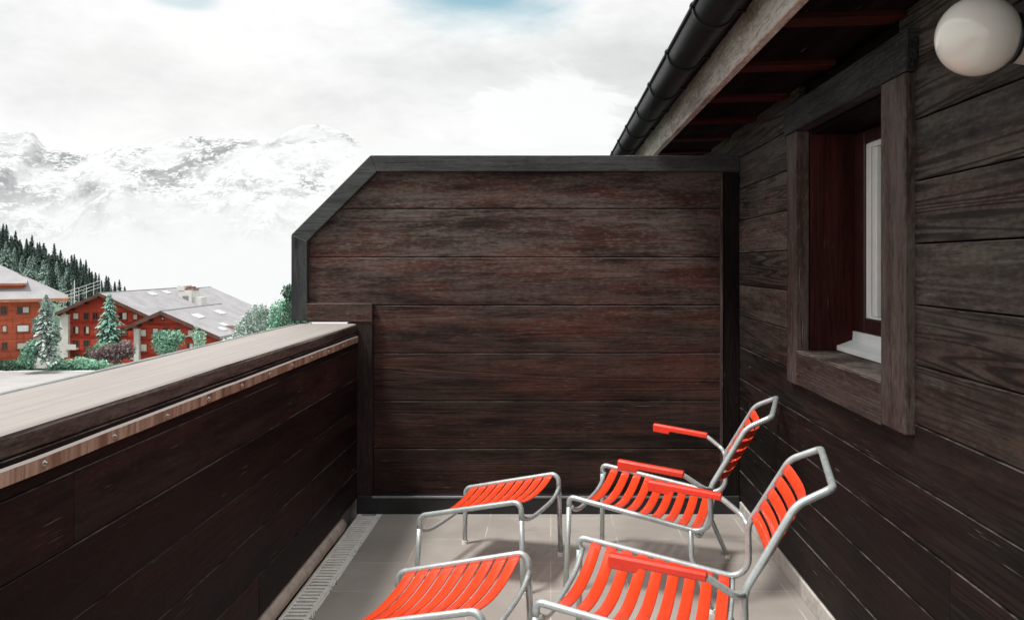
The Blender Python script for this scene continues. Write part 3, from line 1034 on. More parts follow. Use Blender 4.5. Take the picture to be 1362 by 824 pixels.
bm = bmesh.new()
G = []
for j in range(13):
    Y = 330 + 250 * j / 12
    G.append([bm.verts.new(hill_pt(u, Y) + Vector((0, 0, mnoise.noise(Vector((u * .05, Y * .02, 0))) * 1.5))) for u in range(-420, 241, 20)])
for a, b in zip(G, G[1:]):
    for k in range(len(a) - 1): bm.faces.new((a[k], a[k + 1], b[k + 1], b[k]))
for row, dz in ((G[0], -140),):
    low = [bm.verts.new((v.co.x, v.co.y - 10, v.co.z + dz)) for v in row]
    for k in range(len(row) - 1): bm.faces.new((low[k], low[k + 1], row[k + 1], row[k]))
M['hill'] = plain('hill_grass', (.10, .17, .12), .9, var=.3, scale=.08)
o = obj('hill', bm, M['hill']); o['kind'] = 'structure'


def conifer_mesh(bm, h, r, tiers, per, sz, seed, full=.0, lean=0):
    """spruce: drooping sprays of needle clumps around a thin stem"""
    rnd = random.Random(seed)
    for i in range(tiers):
        q = (i + rnd.random() * .6) / tiers
        z = h * (.10 + .90 * q) if full == 0 else h * (full + (1 - full) * q)
        rr = r * (1 - q) ** .85 * (.72 + .5 * rnd.random()) + r * .03
        for k in range(per):
            a = rnd.random() * 6.283
            L = rr * (.55 + .6 * rnd.random())
            for st in range(3):
                f = (st + .6) / 3
                p = Vector((math.cos(a) * L * f, math.sin(a) * L * f, z - L * f * f * .42 + rnd.gauss(0, sz * .25)))
                s = sz * (1.1 - .45 * f) * (.7 + .6 * rnd.random()) * (1.08 - .66 * q)
                d = Vector((math.cos(a), math.sin(a), -.5)); d.normalize()
                side = Vector((-math.sin(a), math.cos(a), rnd.gauss(0, .35))).normalized()
                fc = bm.faces.new([bm.verts.new(p - side * s * .55 - d * s * .3), bm.verts.new(p + side * s * .55 - d * s * .3),
                                   bm.verts.new(p + side * s * .25 + d * s * .7 + Vector((0, 0, -.12 * s))), bm.verts.new(p + d * s + Vector((0, 0, -.2 * s))),
                                   bm.verts.new(p - side * s * .25 + d * s * .7)])
                paint(bm, [fc], min(1, max(0, .15 + .55 * f * rnd.random() + .25 * rnd.random())))


def stem_mesh(bm, h, r0, r1=.02, n=8):
    pts = [Vector((mnoise.noise(Vector((h, i, 0))) * r0 * .8 if i else 0, 0, h * i / 6)) for i in range(7)]
    tube(bm, pts, [r0 + (r1 - r0) * i / 6 for i in range(7)], n)


M['fir_dark'] = leafmat('dark_fir_needles', (.020, .042, .036), (.075, .115, .095), (.014, .026, .024))
M['fir_pale'] = leafmat('pale_fir_needles', (.13, .20, .165), (.34, .44, .39), (.07, .10, .09))
M['fir_teal'] = leafmat('blue_green_needles', (.09, .20, .155), (.30, .50, .41), (.03, .07, .06))
M['leaf_mint'] = leafmat('mint_green_leaves', (.13, .30, .20), (.34, .58, .43), (.05, .12, .09))
M['leaf_pale'] = leafmat('pale_silvery_leaves', (.30, .40, .35), (.72, .80, .75), (.09, .13, .11))
M['leaf_purple'] = leafmat('purple_brown_leaves', (.10, .07, .07), (.30, .22, .22), (.05, .035, .04))
M['leaf_dark'] = leafmat('dark_green_leaves', (.03, .06, .045), (.10, .17, .11), (.015, .03, .025))
M['bark'] = plain('grey_bark', (.16, .14, .125), .9, var=.3, scale=2)
M['bark_pale'] = plain('pale_bark', (.55, .54, .51), .85, var=.2, scale=2)

protos = []
for k in range(6):
    bm = BM(); hh = 15.0
    conifer_mesh(bm, hh, 2.9 + .6 * (k % 3), 24, 9, 1.2, 100 + k)
    stem_mesh(bm, hh * .97, .28, .05, 5)
    me = bpy.data.meshes.new('forest_conifer'); bm.to_mesh(me); bm.free()
    protos.append(me)
for me in protos[:]:
    m2 = me.copy(); m2.materials.append(M['fir_pale']); protos.append(m2); me.materials.append(M['fir_dark'])
rf_ = random.Random(5)
spots = []
for j in range(15):
    Y = 560 - 225 * j / 14
    step = 5200 / Y * .78
    u = -48 + rf_.random() * step
    while u < 168 - (560 - Y) * .02:
        spots.append((u + rf_.gauss(0, step * .22), Y + rf_.gauss(0, 5)))
        u += step * (.8 + .5 * rf_.random())
kept = []
for u, Y in spots:
    p = hill_pt(u, Y)
    v = VY + (H - p.z) / Y * F
    lim = 352 + (u * .48 if u > 0 else 0) + 55       # hidden behind the roofs of the village
    if v > lim: continue
    kept.append((u, Y))
kept = kept[:290]
for n, (u, Y) in enumerate(kept):
    p = hill_pt(u, Y)
    pale = Y < 455 and rf_.random() < (.62 if Y < 420 else .3)
    o = bpy.data.objects.new('conifer_tree', protos[rf_.randrange(6) + (6 if pale else 0)]); COL.objects.link(o)
    o.location = p - Vector((0, 0, .6))
    s = rf_.choice((.55, .7, .85, .95, 1.15)) * rf_.uniform(.88, 1.12) * (.8 if u > 120 else 1.0)
    o.scale = (s * rf_.uniform(.85, 1.1), s * rf_.uniform(.85, 1.1), s); o.rotation_euler = (0, 0, rf_.random() * 6.28)
    if pale: props(o, 'pale frosted-looking conifer in the lower part of the wooded slope', 'tree', 'pale conifers on the wooded slope')
    else: props(o, 'dark green conifer in the dense wood on the slope above the chalets', 'tree', 'dark conifers on the wooded slope')


# ---- chalets
def siding(name, a, b):
    t = NT(name)
    co = t.coord(); s = t.sep(co)
    ln = t.math('FRACT', t.math('MULTIPLY', s[2], 2.6))
    n = t.noise(t.scaled(co, (.3, .3, 3)), 1.0, 5, .65)
    st = t.noise(t.scaled(co, (2.2, 2.2, .25)), 1.0, 4, .6)
    c = t.mix(t.ramp(n, .3, .7), a, b)
    c = t.mix(t.math('MULTIPLY', t.ramp(st, .5, .75), .5), c, tuple(x * .45 for x in a))
    c = t.mix(t.math('MULTIPLY', t.ramp(ln, .0, .16, 1, 0), .55), c, tuple(x * .35 for x in a))
    return t.out(c, .75, bump=ln, bstr=.3, bdist=.03, spec=.2)


M['siding_red'] = siding('red_timber_siding', (.36, .045, .027), (.53, .080, .046))
M['siding_orange'] = siding('orange_timber_siding', (.40, .085, .042), (.56, .135, .072))
M['barge'] = plain('dark_barge_board', (.10, .045, .035), .7, var=.25, scale=.8)
M['barge_orange'] = plain('orange_eave_board', (.42, .16, .085), .7, var=.2, scale=.8)
M['under'] = plain('dark_eave_timber', (.045, .020, .016), .8, var=.3, scale=.8)
M['balcony'] = siding('balcony_boards', (.26, .022, .014), (.40, .045, .026))
M['plaster'] = plain('white_plaster', (.62, .61, .58), .85, var=.08, scale=.5)
M['shutter'] = plain('cream_blind', (.66, .58, .50), .7, var=.08, scale=.8)
M['brick'] = plain('brown_chimney', (.22, .13, .10), .8, var=.2, scale=2)
M['skylight'] = plain('skylight_glass', (.50, .52, .54), .15, var=.2, scale=.8)
M['darkglass'] = plain('dark_window_glass', (.030, .028, .030), .12, var=.2, scale=1)
M['win_frame'] = plain('window_frame_wood', (.17, .055, .04), .6, var=.2, scale=2)


def roof_mat():
    t = NT('grey_chalet_roof')
    co = t.coord(); s = t.sep(co)
    n = t.noise(co, .35, 6, .65)
    c = t.mix(t.ramp(n, .3, .7), (.255, .25, .258), (.33, .322, .33))
    c = t.mix(t.math('MULTIPLY', t.ramp(t.math('FRACT', t.math('MULTIPLY', s[1], 1.5)), 0, .12, 1, 0), .18), c, (.20, .195, .20))
    c = t.mix(t.math('MULTIPLY', t.ramp(t.noise(t.scaled(co, (.25, 2.2, .25)), 1.0, 4, .6), .52, .72), .3), c, (.21, .205, .21))
    return t.out(c, .8, bump=n, bstr=.2, bdist=.05, spec=.2)


M['grey_roof'] = roof_mat()


def win(parent, x, z, Y, w, h, kind, label=None):
    """window set into a wall whose face is at Y, facing -Y"""
    bm = BM()
    fw = .11
    for (x0, x1, z0, z1) in ((x - w / 2, x - w / 2 + fw, z - h / 2, z + h / 2), (x + w / 2 - fw, x + w / 2, z - h / 2, z + h / 2),
                             (x - w / 2 + fw, x + w / 2 - fw, z - h / 2, z - h / 2 + fw), (x - w / 2 + fw, x + w / 2 - fw, z + h / 2 - fw, z + h / 2)):
        box(bm, x0, x1, Y - .10, Y + .05, z0, z1)
    box(bm, x - w / 2 - .12, x + w / 2 + .12, Y - .24, Y - .101, z - h / 2 - .1, z - h / 2)
    f = obj('window', bm, M['win_frame'], parent)
    bm = BM()
    if kind == 'glass':
        box(bm, x - w / 2 + fw, x + w / 2 - fw, Y - .03, Y + .04, z - h / 2 + fw, z + h / 2 - fw)
        obj('pane', bm, M['darkglass'], f)
        bm = BM(); box(bm, x - .035, x + .035, Y - .09, Y - .031, z - h / 2 + fw, z + h / 2 - fw)
        obj('mullion', bm, M['win_frame'], f)
    elif kind == 'half':
        box(bm, x - w / 2 + fw, x - .05, Y - .03, Y + .04, z - h / 2 + fw, z + h / 2 - fw)
        obj('pane', bm, M['darkglass'], f)
        bm = BM(); box(bm, x - .05, x + w / 2 - fw, Y - .04, Y + .03, z - h / 2 + fw, z + h / 2 - fw)
        obj('blind', bm, M['shutter'], f)
    else:
        box(bm, x - w / 2 + fw, x + w / 2 - fw, Y - .04, Y + .04, z - h / 2 + fw, z + h / 2 - fw)
        obj('blind', bm, M['shutter'] if kind == 'blind' else M['white'], f)
    return f


def slope_slab(bm, xr, zr, xe, ze, y0, y1, th):
    prism(bm, [(xr, zr), (xe, ze), (xe, ze - th), (xr, zr - th)], 'y', y0, y1)


def chalet(name, label, xc, Y, zr, dl, dr, sl, sr, base, length, matw, wl, wr, over=1.4):
    """gable house, ridge along Y. dl, dr: eave distance left/right of the ridge, sl, sr: slopes; wl, wr: wall faces"""
    h = thing(name, label, 'chalet', (xc, Y + length / 2, base))
    zl, zrr = zr - sl * dl, zr - sr * dr
    bm = BM()
    th = .45
    prism(bm, [(xc - wl, base - 4), (xc - wl, zr - sl * wl - th), (xc, zr - th - .02), (xc + wr, zr - sr * wr - th), (xc + wr, base - 4)], 'y', Y, Y + length)
    w = obj('wall', bm, matw, h)
    bm = BM()
    slope_slab(bm, xc, zr, xc - dl, zl, Y - over, Y + length + over, th)
    slope_slab(bm, xc + .001, zr, xc + dr, zrr, Y - over, Y + length + over, th)
    r = obj('roof', bm, M['grey_roof'], h)
    bm = BM()
    prism(bm, [(xc, zr + .06), (xc - dl - .1, zl + .06 - .04), (xc - dl - .1, zl - th - .18), (xc, zr - th - .12)], 'y', Y - over - .16, Y - over - .003)
    obj('barge_board', bm, M['barge'], r)
    bm = BM()
    prism(bm, [(xc + .002, zr + .06), (xc + dr + .1, zrr + .06 - .04), (xc + dr + .1, zrr - th - .18), (xc + .002, zr - th - .12)], 'y', Y - over - .16, Y - over - .003)
    obj('barge_board', bm, M['barge'], r)
    bm = BM(); tube(bm, [Vector((xc, Y - over - .1, zr + .02)), Vector((xc, Y + length + over, zr + .02))], .11, 6)
    obj('ridge_cap', bm, M['upstand'], r)
    bm = BM()     # dark purlins and boarding below the overhang
    for f_ in (.02, .35, .68, .95):
        for sg, d_, s_ in ((-1, dl, sl), (1, dr, sr)):
            x = xc + sg * d_ * f_; z = zr - s_ * d_ * f_ - th - .42
            box(bm, x - .17, x + .17, Y - over + .1, Y - .003, z, z + .38)
    o = obj('purlin', bm, M['under'], r)
    o['kind'] = 'stuff'
    return h, r, w


def px(u, v, Y):
    p = at(u, v, Y); return p.x, p.z


# middle chalet with the large red gable
Y2 = 160.0
x2, z2 = px(131.5, 389.5, Y2 - 1.4)
c2h, c2r, c2w = chalet('red_chalet', 'large red timber chalet with grey roof, taller middle one behind the conifer', x2, Y2, z2, 8.4, 12.2, .455, .455, -18.0, 30.0, M['siding_red'], 7.2, 10.8)
bm = BM(); xa, _ = px(80, 0, Y2 - .6); xb, _ = px(91, 0, Y2 - .6); _, zt = px(0, 418, Y2 - .6)
box(bm, xa, xb, Y2 - .75, Y2 - .005, -21, zt)
obj('plaster_pier', bm, M['plaster'], c2h)
for u, v, w_, h_, k in ((101, 420, 1.2, 1.3, 'blind'), (115, 420, 1.1, 1.4, 'glass'), (127, 420, 1.1, 1.4, 'glass'), (163.5, 420, 1.7, 1.5, 'half'), (180, 421, 1.0, 1.2, 'blind'),
                        (101, 438.5, 1.2, 1.5, 'half'), (115, 438.5, 1.2, 1.5, 'half'), (165, 440, 1.2, 1.5, 'glass'),
                        (101, 456.5, 1.2, 1.4, 'glass'), (115, 456.5, 1.2, 1.4, 'glass'), (165, 459, 1.2, 1.4, 'blind'), (101, 474, 1.2, 1.4, 'glass'), (115, 474, 1.2, 1.4, 'glass')):
    x, z = px(u, v, Y2); win(c2h, x, z, Y2, w_, h_, k)
for v in (428.5, 447, 465):
    xa, z = px(92, v, Y2); xb, _ = px(196, v, Y2)
    bm = BM(); box(bm, xa, xb, Y2 - .14, Y2 - .004, z - .18, z + .18)
    obj('storey_band', bm, M['balcony'], c2h)
for v in (461, 478):
    xa, z = px(90.5, v, Y2); xb, _ = px(106, v, Y2)
    bm = BM(); box(bm, xa, xb, Y2 - 1.3, Y2 - .15, z - .45, z - .25); box(bm, xa, xb, Y2 - 1.3, Y2 - 1.2, z - .249, z + .6)
    obj('balcony', bm, M['plaster'] if v < 470 else M['balcony'], c2h)
# roof furniture
pv, hz = Vector((x2, 0, z2)), None


def on_roof(xc, zr, s, dx, Y, w, l, hgt, name, mat, parent):
    """flat box lying on the right slope"""
    bm = BM()
    prism(bm, [(xc + dx - w / 2, zr - s * (dx - w / 2) + .01), (xc + dx + w / 2, zr - s * (dx + w / 2) + .01), (xc + dx + w / 2, zr - s * (dx + w / 2) + hgt), (xc + dx - w / 2, zr - s * (dx - w / 2) + hgt)], 'y', Y - l / 2, Y + l / 2)
    return obj(name, bm, mat, parent)


on_roof(x2, z2, .455, 1.9, 176, 1.3, 2.6, .18, 'skylight', M['skylight'], c2r)
on_roof(x2, z2, .455, 1.7, 183, 1.3, 2.6, .18, 'skylight', M['skylight'], c2r)
bm = BM(); box(bm, x2 + 3.6, x2 + 6.6, 184.5, 188.5, z2 - 4.6, z2 - .35); box(bm, x2 + 6.601, x2 + 8.6, 185, 188, z2 - 5.2, z2 - 1.9)
ck = obj('chimney', bm, M['plaster'], c2r)
bm = BM(); box(bm, x2 + 3.4, x2 + 4.9, 184.4, 188.6, z2 - .349, z2 + .75); 
obj('chimney_cap', bm, M['plaster'], ck)
bm = BM(); box(bm, x2 + 4.95, x2 + 6.9, 185.2, 187.8, z2 - .349, z2 + .05); box(bm, x2 + 5.1, x2 + 5.6, 185.6, 187, z2 + .051, z2 + .5); box(bm, x2 + 5.9, x2 + 6.5, 185.6, 187, z2 + .051, z2 + .5)
obj('chimney_cap', bm, M['brick'], ck)
bm = BM(); box(bm, x2 + 4.6, x2 + 5.9, 184.46, 184.497, z2 - 2.6, z2 - 1.6)
obj('vent', bm, M['upstand'], ck)

# small chalet on the right
Y3 = 140.0
x3, z3 = px(213.4, 413.6, Y3 - 1.4)
c3h, c3r, c3w = chalet('red_chalet', 'low red timber chalet with wide grey roof on the right behind a round bush', x3, Y3, z3, 5.9, 10.0, .445, .435, -18.0, 23.0, M['siding_red'], 4.6, 8.6)
bm = BM(); xa, _ = px(178.5, 0, Y3 - .6); xb, _ = px(185, 0, Y3 - .6); _, zt = px(0, 437, Y3 - .6)
box(bm, xa, xb, Y3 - .75, Y3 - .005, -21, zt)
obj('plaster_pier', bm, M['plaster'], c3h)
for u, v, w_, h_, k in ((191, 442.5, 1.1, 1.3, 'blind'), (207, 441, 1.1, 1.3, 'blind'), (221, 439, 1.1, 1.2, 'glass'), (236, 440, 1.1, 1.2, 'glass'), (253.5, 443, 1.1, 1.3, 'blind'),
                        (191.5, 462, 1.2, 1.4, 'blind'), (216.5, 423.5, .5, .5, 'white'), (253, 461, 1.2, 1.4, 'half')):
    x, z = px(u, v, Y3); win(c3h, x, z, Y3, w_, h_, k)
for v in (431, 451, 470):
    xa, z = px(186 if v > 440 else 199, v, Y3); xb, _ = px(270 if v > 440 else 240, v, Y3)
    bm = BM(); box(bm, xa, xb, Y3 - .14, Y3 - .004, z - .15, z + .15)
    obj('storey_band', bm, M['balcony'], c3h)
bm = BM(); xa, z = px(260, 440, Y3 - .5); box(bm, xa - .25, xa + .25, Y3 - .6, Y3 - .1, -20, z)
obj('plaster_pier', bm, M['plaster'], c3h)
for dx, yy in ((3.2, 146), (3.0, 156), (7.0, 148), (8.2, 144.5)):
    on_roof(x3, z3, .435, dx, yy, 1.1 if dx > 5 else 1.5, 2.0 if dx > 5 else 3.0, .18, 'skylight', M['skylight'], c3r)
bm = BM(); box(bm, x3 + 7.4, x3 + 8.8, 155, 157, z3 - 4.6, z3 - 1.9)
obj('chimney', bm, M['plaster'], c3r)
bm = BM(); box(bm, x3 + 7.6, x3 + 9.0, 147.6, 150.6, z3 - 4.6, z3 - 3.2)
obj('dormer', bm, M['brick'], c3r)

# chalet whose roof shows behind the two
Y4 = 205.0
x4, z4 = px(238, 384.5, Y4)
c4h, c4r, c4w = chalet('grey_roofed_chalet', 'chalet of which only the hazy grey roof slope shows behind the white chimney', x4, Y4, z4, 9, 14.5, .42, .44, -24.0, 18.0, M['plaster'], 7.5, 12.5)

# left chalet: long front, eave facing the terrace, hipped at its right end
Y1 = 130.0
xw, _ = px(56, 0, Y1)
c1 = thing('orange_chalet', 'big orange timber chalet with sweeping grey roof at the left edge of the photo', 'chalet', (xw, Y1, -15))
TH = R(31)


def px1(u, v, dy=0.0):
    """point of the turned front (dy metres behind its face), in the unturned frame it is built in"""
    k = (u - VX) / F
    cx, cy = xw - dy * math.sin(TH), Y1 + dy * math.cos(TH)
    d = (k * cy - cx) / (math.cos(TH) - k * math.sin(TH))
    Y = cy + d * math.sin(TH)
    return xw + d, H - (v - VY) / F * Y


xe, ze = px1(90, 397, -1.8)

bm = BM(); box(bm, xw - 30, xw, Y1, Y1 + 16, -19, ze + .1)
c1w = obj('wall', bm, M['siding_orange'], c1)
xr0, zr0 = xw - 6.4, 1.5
bm = BM()
th = .45
A = [(xw - 34, Y1 - 1.8, ze), (xe, Y1 - 1.8, ze), (xe, Y1 + 17.8, ze), (xw - 34, Y1 + 17.8, ze)]
Rg = [(xw - 34, Y1 + 8, zr0 + .3), (xr0, Y1 + 8, zr0)]
top = [bm.verts.new(p) for p in A] + [bm.verts.new(p) for p in Rg]
for q in ((0, 1, 5, 4), (1, 2, 5), (2, 3, 4, 5), (3, 0, 4), (3, 2, 1, 0)): bm.faces.new([top[i] for i in q])
c1r = obj('roof', bm, M['grey_roof'], c1)
bm = BM(); box(bm, xw - 34, xe + .1, Y1 - 1.97, Y1 - 1.803, ze - .38, ze + .1)
obj('eave_board', bm, M['barge_orange'], c1r)
bm = BM(); box(bm, xe - .001, xe + .12, Y1 - 1.8, Y1 + 17.8, ze - .38, ze + .1)
obj('eave_board', bm, M['barge_orange'], c1r)
bm = BM(); box(bm, xw - 33, xe - .2, Y1 - 1.7, Y1 + 17, ze - .28, ze - .012)
obj('soffit', bm, M['under'], c1r)
for u, v, w_, h_, k in ((5, 412.5, .9, 1.2, 'glass'), (31, 412, 1.7, 1.1, 'half'), (6, 437, .7, 1.1, 'blind'), (30.5, 436.5, 1.7, 1.2, 'white'), (6, 459.5, .8, 1.1, 'glass'), (30, 459.5, 1.6, 1.1, 'blind'), (-22, 437, 1, 1.2, 'blind'), (-22, 412, 1, 1.2, 'glass')):
    x, z = px1(u, v); win(c1, x, z, Y1, w_, h_, k)
for v in (424.5, 448):
    xa, z = px1(-60, v); xb = xw; z = px1(28, v)[1]
    bm = BM(); box(bm, xa, xb - .02, Y1 - .12, Y1 - .004, z - .12, z + .12)
    obj('storey_band', bm, M['siding_orange'], c1)
# its dormer
Yd = Y1 + 1.2
xa, zb = px1(-12, 392, 1.2); xb, zt = px1(31, 379, 1.2)
bm = BM(); box(bm, xa, xb, Yd, Yd + 6, zb - .6, zt)
dm = obj('dormer', bm, M['siding_orange'], c1r)
bm = BM(); xa2 = px1(-16, 0, 1.2)[0]; xb2 = px1(35, 0, 1.2)[0]
box(bm, xa2, xb2, Yd - .9, Yd + 7, zt + .001, zt + .34); 
obj('dormer_roof', bm, M['barge_orange'], dm)
bm = BM(); prism(bm, [(Yd - .95, zt + .341), (Yd + 7, zt + .341), (Yd + 6, zt + 1.2)], 'x', xa2 - .1, xb2 + .1)
obj('dormer_roof', bm, M['grey_roof'], dm)
bm = BM(); x_, z_ = px1(14, 387, 1.2); box(bm, x_ - .6, x_ + 1.2, Yd - .06, Yd - .004, z_ - .45, z_ + .42)
obj('pane', bm, M['darkglass'], dm)
bm = BM(); x_, z_ = px1(29, 372, 6); box(bm, x_ - .45, x_ + .45, Y1 + 5.5, Y1 + 6.5, z_ - 3.5, z_ + 1.0)
obj('chimney', bm, M['upstand'], c1r)

c1.rotation_euler = (0, 0, TH)

# white guard rail on the road above
gr0, gr1 = at(84, 397, 185), at(134, 380, 200)
rail = thing('guard_rail', 'white slanting metal guard rail between the roofs of the left and middle chalets', 'guard rail', tuple(gr0 - Vector((0, 0, 3))))
for k in range(6):
    p = gr0.lerp(gr1, k / 5); bm = BM(); tube(bm, [p - Vector((0, 0, 4.5)), p + Vector((0, 0, 1.4))], .045, 6)
    obj('post', bm, M['white'], rail)
for dz in (1.3, .5, -.3):
    bm = BM(); tube(bm, [gr0 + Vector((0, 0, dz)), gr1 + Vector((0, 0, dz))], .038, 6)
    obj('rail', bm, M['white'], rail)
bm = BM(); p = at(99, 392, 188); tube(bm, [p - Vector((0, 0, 6)), p + Vector((0, 0, 3.4))], .08, 6)
o = obj('lamp_post', bm, M['white']); props(o, 'thin pale pole rising above the white guard rail', 'pole')


# ---- garden trees, shrubs, hedge
def leaf_cloud(bm, lobes, n, sz, seed):
    """lobes: (centre, radii); leaf-sized faces fill the outer part of each lobe"""
    rnd = random.Random(seed)
    for c, rad in lobes:
        for k in range(n):
            d = Vector((rnd.gauss(0, 1), rnd.gauss(0, 1), rnd.gauss(0, 1))).normalized()
            rr = rnd.random() ** .35
            wob = 1 + .32 * mnoise.noise(d * 2.3 + Vector(c) * .7)
            p = Vector(c) + Vector((d.x * rad[0], d.y * rad[1], d.z * rad[2])) * rr * wob
            a = Vector((rnd.gauss(0, 1), rnd.gauss(0, 1), rnd.gauss(0, .7))).normalized()
            b = a.orthogonal().normalized()
            b = Matrix.Rotation(rnd.random() * 6.28, 3, a) @ b
            e = a.cross(b)
            s = sz * (.6 + .8 * rnd.random())
            f = bm.faces.new([bm.verts.new(p + b * s), bm.verts.new(p + e * s * .5), bm.verts.new(p - b * s), bm.verts.new(p - e * s * .5)])
            paint(bm, [f], min(1, max(0, .5 + .35 * d.z * rr + rnd.gauss(0, .2))))


def garden(name, label, cat, u, vb, Y, mat, barkm, lobes, n, sz, seed, stem_h, stem_r=.12, group=None):
    p = at(u, vb, Y)
    t = thing(name, label, cat, p, 0, group)
    bm = BM(); leaf_cloud(bm, lobes, n, sz, seed)
    obj('crown', bm, mat, t, False, True)
    bm = BM(); stem_mesh(bm, stem_h, stem_r, stem_r * .3)
    rnd = random.Random(seed)
    for k in range(7):
        z = stem_h * rnd.uniform(.35, .9); a = rnd.random() * 6.28; L = stem_h * rnd.uniform(.2, .4)
        tube(bm, [Vector((0, 0, z)), Vector((math.cos(a) * L * .5, math.sin(a) * L * .5, z + L * .4)), Vector((math.cos(a) * L, math.sin(a) * L, z + L * .7))], [stem_r * .45, stem_r * .3, stem_r * .1], 5)
    obj('trunk', bm, barkm, t, True, True)
    return t


def spruce(name, label, u, vb, Y, h, r, mat, barkm, tiers, per, sz, seed, full=.04, stem=.2):
    p = at(u, vb, Y)
    t = thing(name, label, 'tree', p)
    bm = BM(); conifer_mesh(bm, h, r, tiers, per, sz, seed, full)
    obj('crown', bm, mat, t, False, True)
    bm = BM(); stem_mesh(bm, h * .98, stem, .03)
    obj('trunk', bm, barkm, t, True, True)
    return t


spruce('conifer_tree', 'full blue-green conifer standing before the middle red chalet', 145.5, 472, 146, 10.8, 3.6, M['fir_teal'], M['bark'], 34, 20, .85, 31)
# pale thin tree with a white trunk
t_ = spruce('birch_tree', 'pale slender tree with white trunk and sparse silvery foliage beside the orange chalet', 61, 480, 124, 10.3, 2.6, M['leaf_pale'], M['bark_pale'], 30, 11, .60, 47, .05, .30)
bm = BM(); leaf_cloud(bm, [((-1.5, -.4, 2.2), (.9, .9, 1.6)), ((1.2, 0, 4.0), (1.0, 1, 2.0)), ((-1.2, 0, 5.4), (.8, .8, 1.5)), ((.2, 0, 8.0), (.9, .9, 1.6))], 260, .30, 49)
obj('crown', bm, M['fir_pale'], t_, False, True)
garden('shrub', 'upright mint green shrub at the foot of the pale slender tree', 'shrub', 37, 487, 122, M['leaf_mint'], M['bark'], [((0, 0, 1.5), (.95, .9, 1.5)), ((.35, 0, 2.7), (.75, .7, 1.0)), ((-.5, .2, .9), (1.0, .9, .9))], 520, .24, 61, 2.6, .06)
garden('shrub', 'purple-brown bush beside the pale pier of the small chalet', 'shrub', 153, 484, 132, M['leaf_purple'], M['bark'], [((0, 0, 1.9), (2.3, 1.6, 1.8)), ((1.6, 0, 2.3), (1.6, 1.4, 1.5)), ((-2.2, 0, 1.4), (1.8, 1.3, 1.3))], 520, .26, 67, 2.8, .08)
garden('shrub', 'round mint green bush in front of the small red chalet', 'shrub', 223.5, 472, 128, M['leaf_mint'], M['bark'], [((0, 0, 2.2), (2.5, 1.9, 1.6)), ((-.9, 0, 2.9), (1.4, 1.4, 1.0)), ((1.1, -.2, 2.8), (1.5, 1.4, 1.0)), ((0, -.6, 1.2), (2.0, 1.4, 1.2))], 700, .24, 71, 3.0, .10)
garden('sapling', 'thin pale green sapling at the right end of the small chalet', 'tree', 261, 472, 127, M['leaf_mint'], M['bark_pale'], [((0, 0, 2.6), (.55, .5, 2.2)), ((.9, 0, 2.2), (.6, .5, 1.6))], 150, .20, 73, 4.4, .06)
garden('shrub', 'low teal bush at the left foot of the blue-green conifer', 'shrub', 131, 478, 140, M['leaf_mint'], M['bark'], [((0, 0, 1.3), (2.0, 1.4, 1.4)), ((1.8, 0, 1.7), (1.8, 1.3, 1.5))], 420, .25, 75, 2.0, .06)
# hedge strip along the road
for k, (u, Y, w, hgt, mk) in enumerate(((4, 131.5, 5.0, 1.5, 'leaf_dark'), (34, 132, 4.6, 1.3, 'leaf_mint'), (66, 132, 4.2, 1.1, 'leaf_mint'), (98, 132.5, 4.4, 1.15, 'leaf_mint'), (130, 133, 4.4, 1.25, 'leaf_mint'), (-30, 131.5, 4.6, 1.5, 'leaf_dark'))):
    Y = 125.5 if u < 20 else 127.5
    p = at(u, 0, Y); p.z = -15
    bm = BM()
    rr = random.Random(200 + k)
    leaf_cloud(bm, [((rr.uniform(-w, w) * .75, rr.uniform(-.8, .8), hgt * rr.uniform(.3, .75)), (rr.uniform(1.0, 1.7), 1.0, hgt * rr.uniform(.5, .9))) for q in range(7)], 230, .24, 210 + k)
    o = obj('hedge', bm, M[mk], None, False, True); o.location = p
    nm = ['dark green hedge clump before the orange chalet', 'bright hedge clump below the upright mint shrub', 'bright low hedge clump in front of the white garden wall', 'bright low hedge clump below the pale pier of the middle chalet', 'bright hedge clump ending at the purple-brown bush', 'dark hedge clump at the extreme left edge'][k]
    props(o, nm, 'hedge', 'hedge clumps along the pale road')
# white low garden wall
p0, p1 = at(41, 484, 127), at(75, 476, 127)
bm = BM(); box(bm, p0.x, p1.x, 126.6, 127.1, p0.z - .6, p1.z); box(bm, p0.x - .1, p1.x + .1, 126.5, 127.2, p1.z + .002, p1.z + .16)
props(obj('garden_wall', bm, M['plaster']), 'low white garden wall behind the hedge under the pale slender tree', 'wall')
# pale trees behind the parapet on the right
RT = [(318, 452, 62, 2.6, 'leaf_pale', 'pale silvery tree at the left end of the clump behind the parapet'),
      (338, 450, 60, 3.0, 'leaf_pale', 'pale silvery tree in the middle of the clump behind the parapet'),
      (360, 448, 58, 3.2, 'leaf_pale', 'grey-green leafy tree right of the pale silvery ones behind the parapet'),
      (381, 446, 56, 3.6, 'leaf_mint', 'greener tree close beside the left edge of the timber screen'),
      (400, 440, 55, 4.2, 'leaf_dark', 'dark tree mostly hidden behind the corner of the timber screen')]
for k, (u, vb, Y, hgt, mk, lb) in enumerate(RT):
    rr = random.Random(300 + k)
    lobes = [((rr.uniform(-.75, .75), rr.uniform(-.6, .6), hgt * rr.uniform(.15, .85)), (rr.uniform(.45, .75), .6, rr.uniform(.4, .7))) for q in range(9)]
    garden('leafy_tree', lb, 'tree', u, vb + 14, Y, M[mk], M['bark'], lobes, 260, .105, 310 + k, hgt * .9, .07)


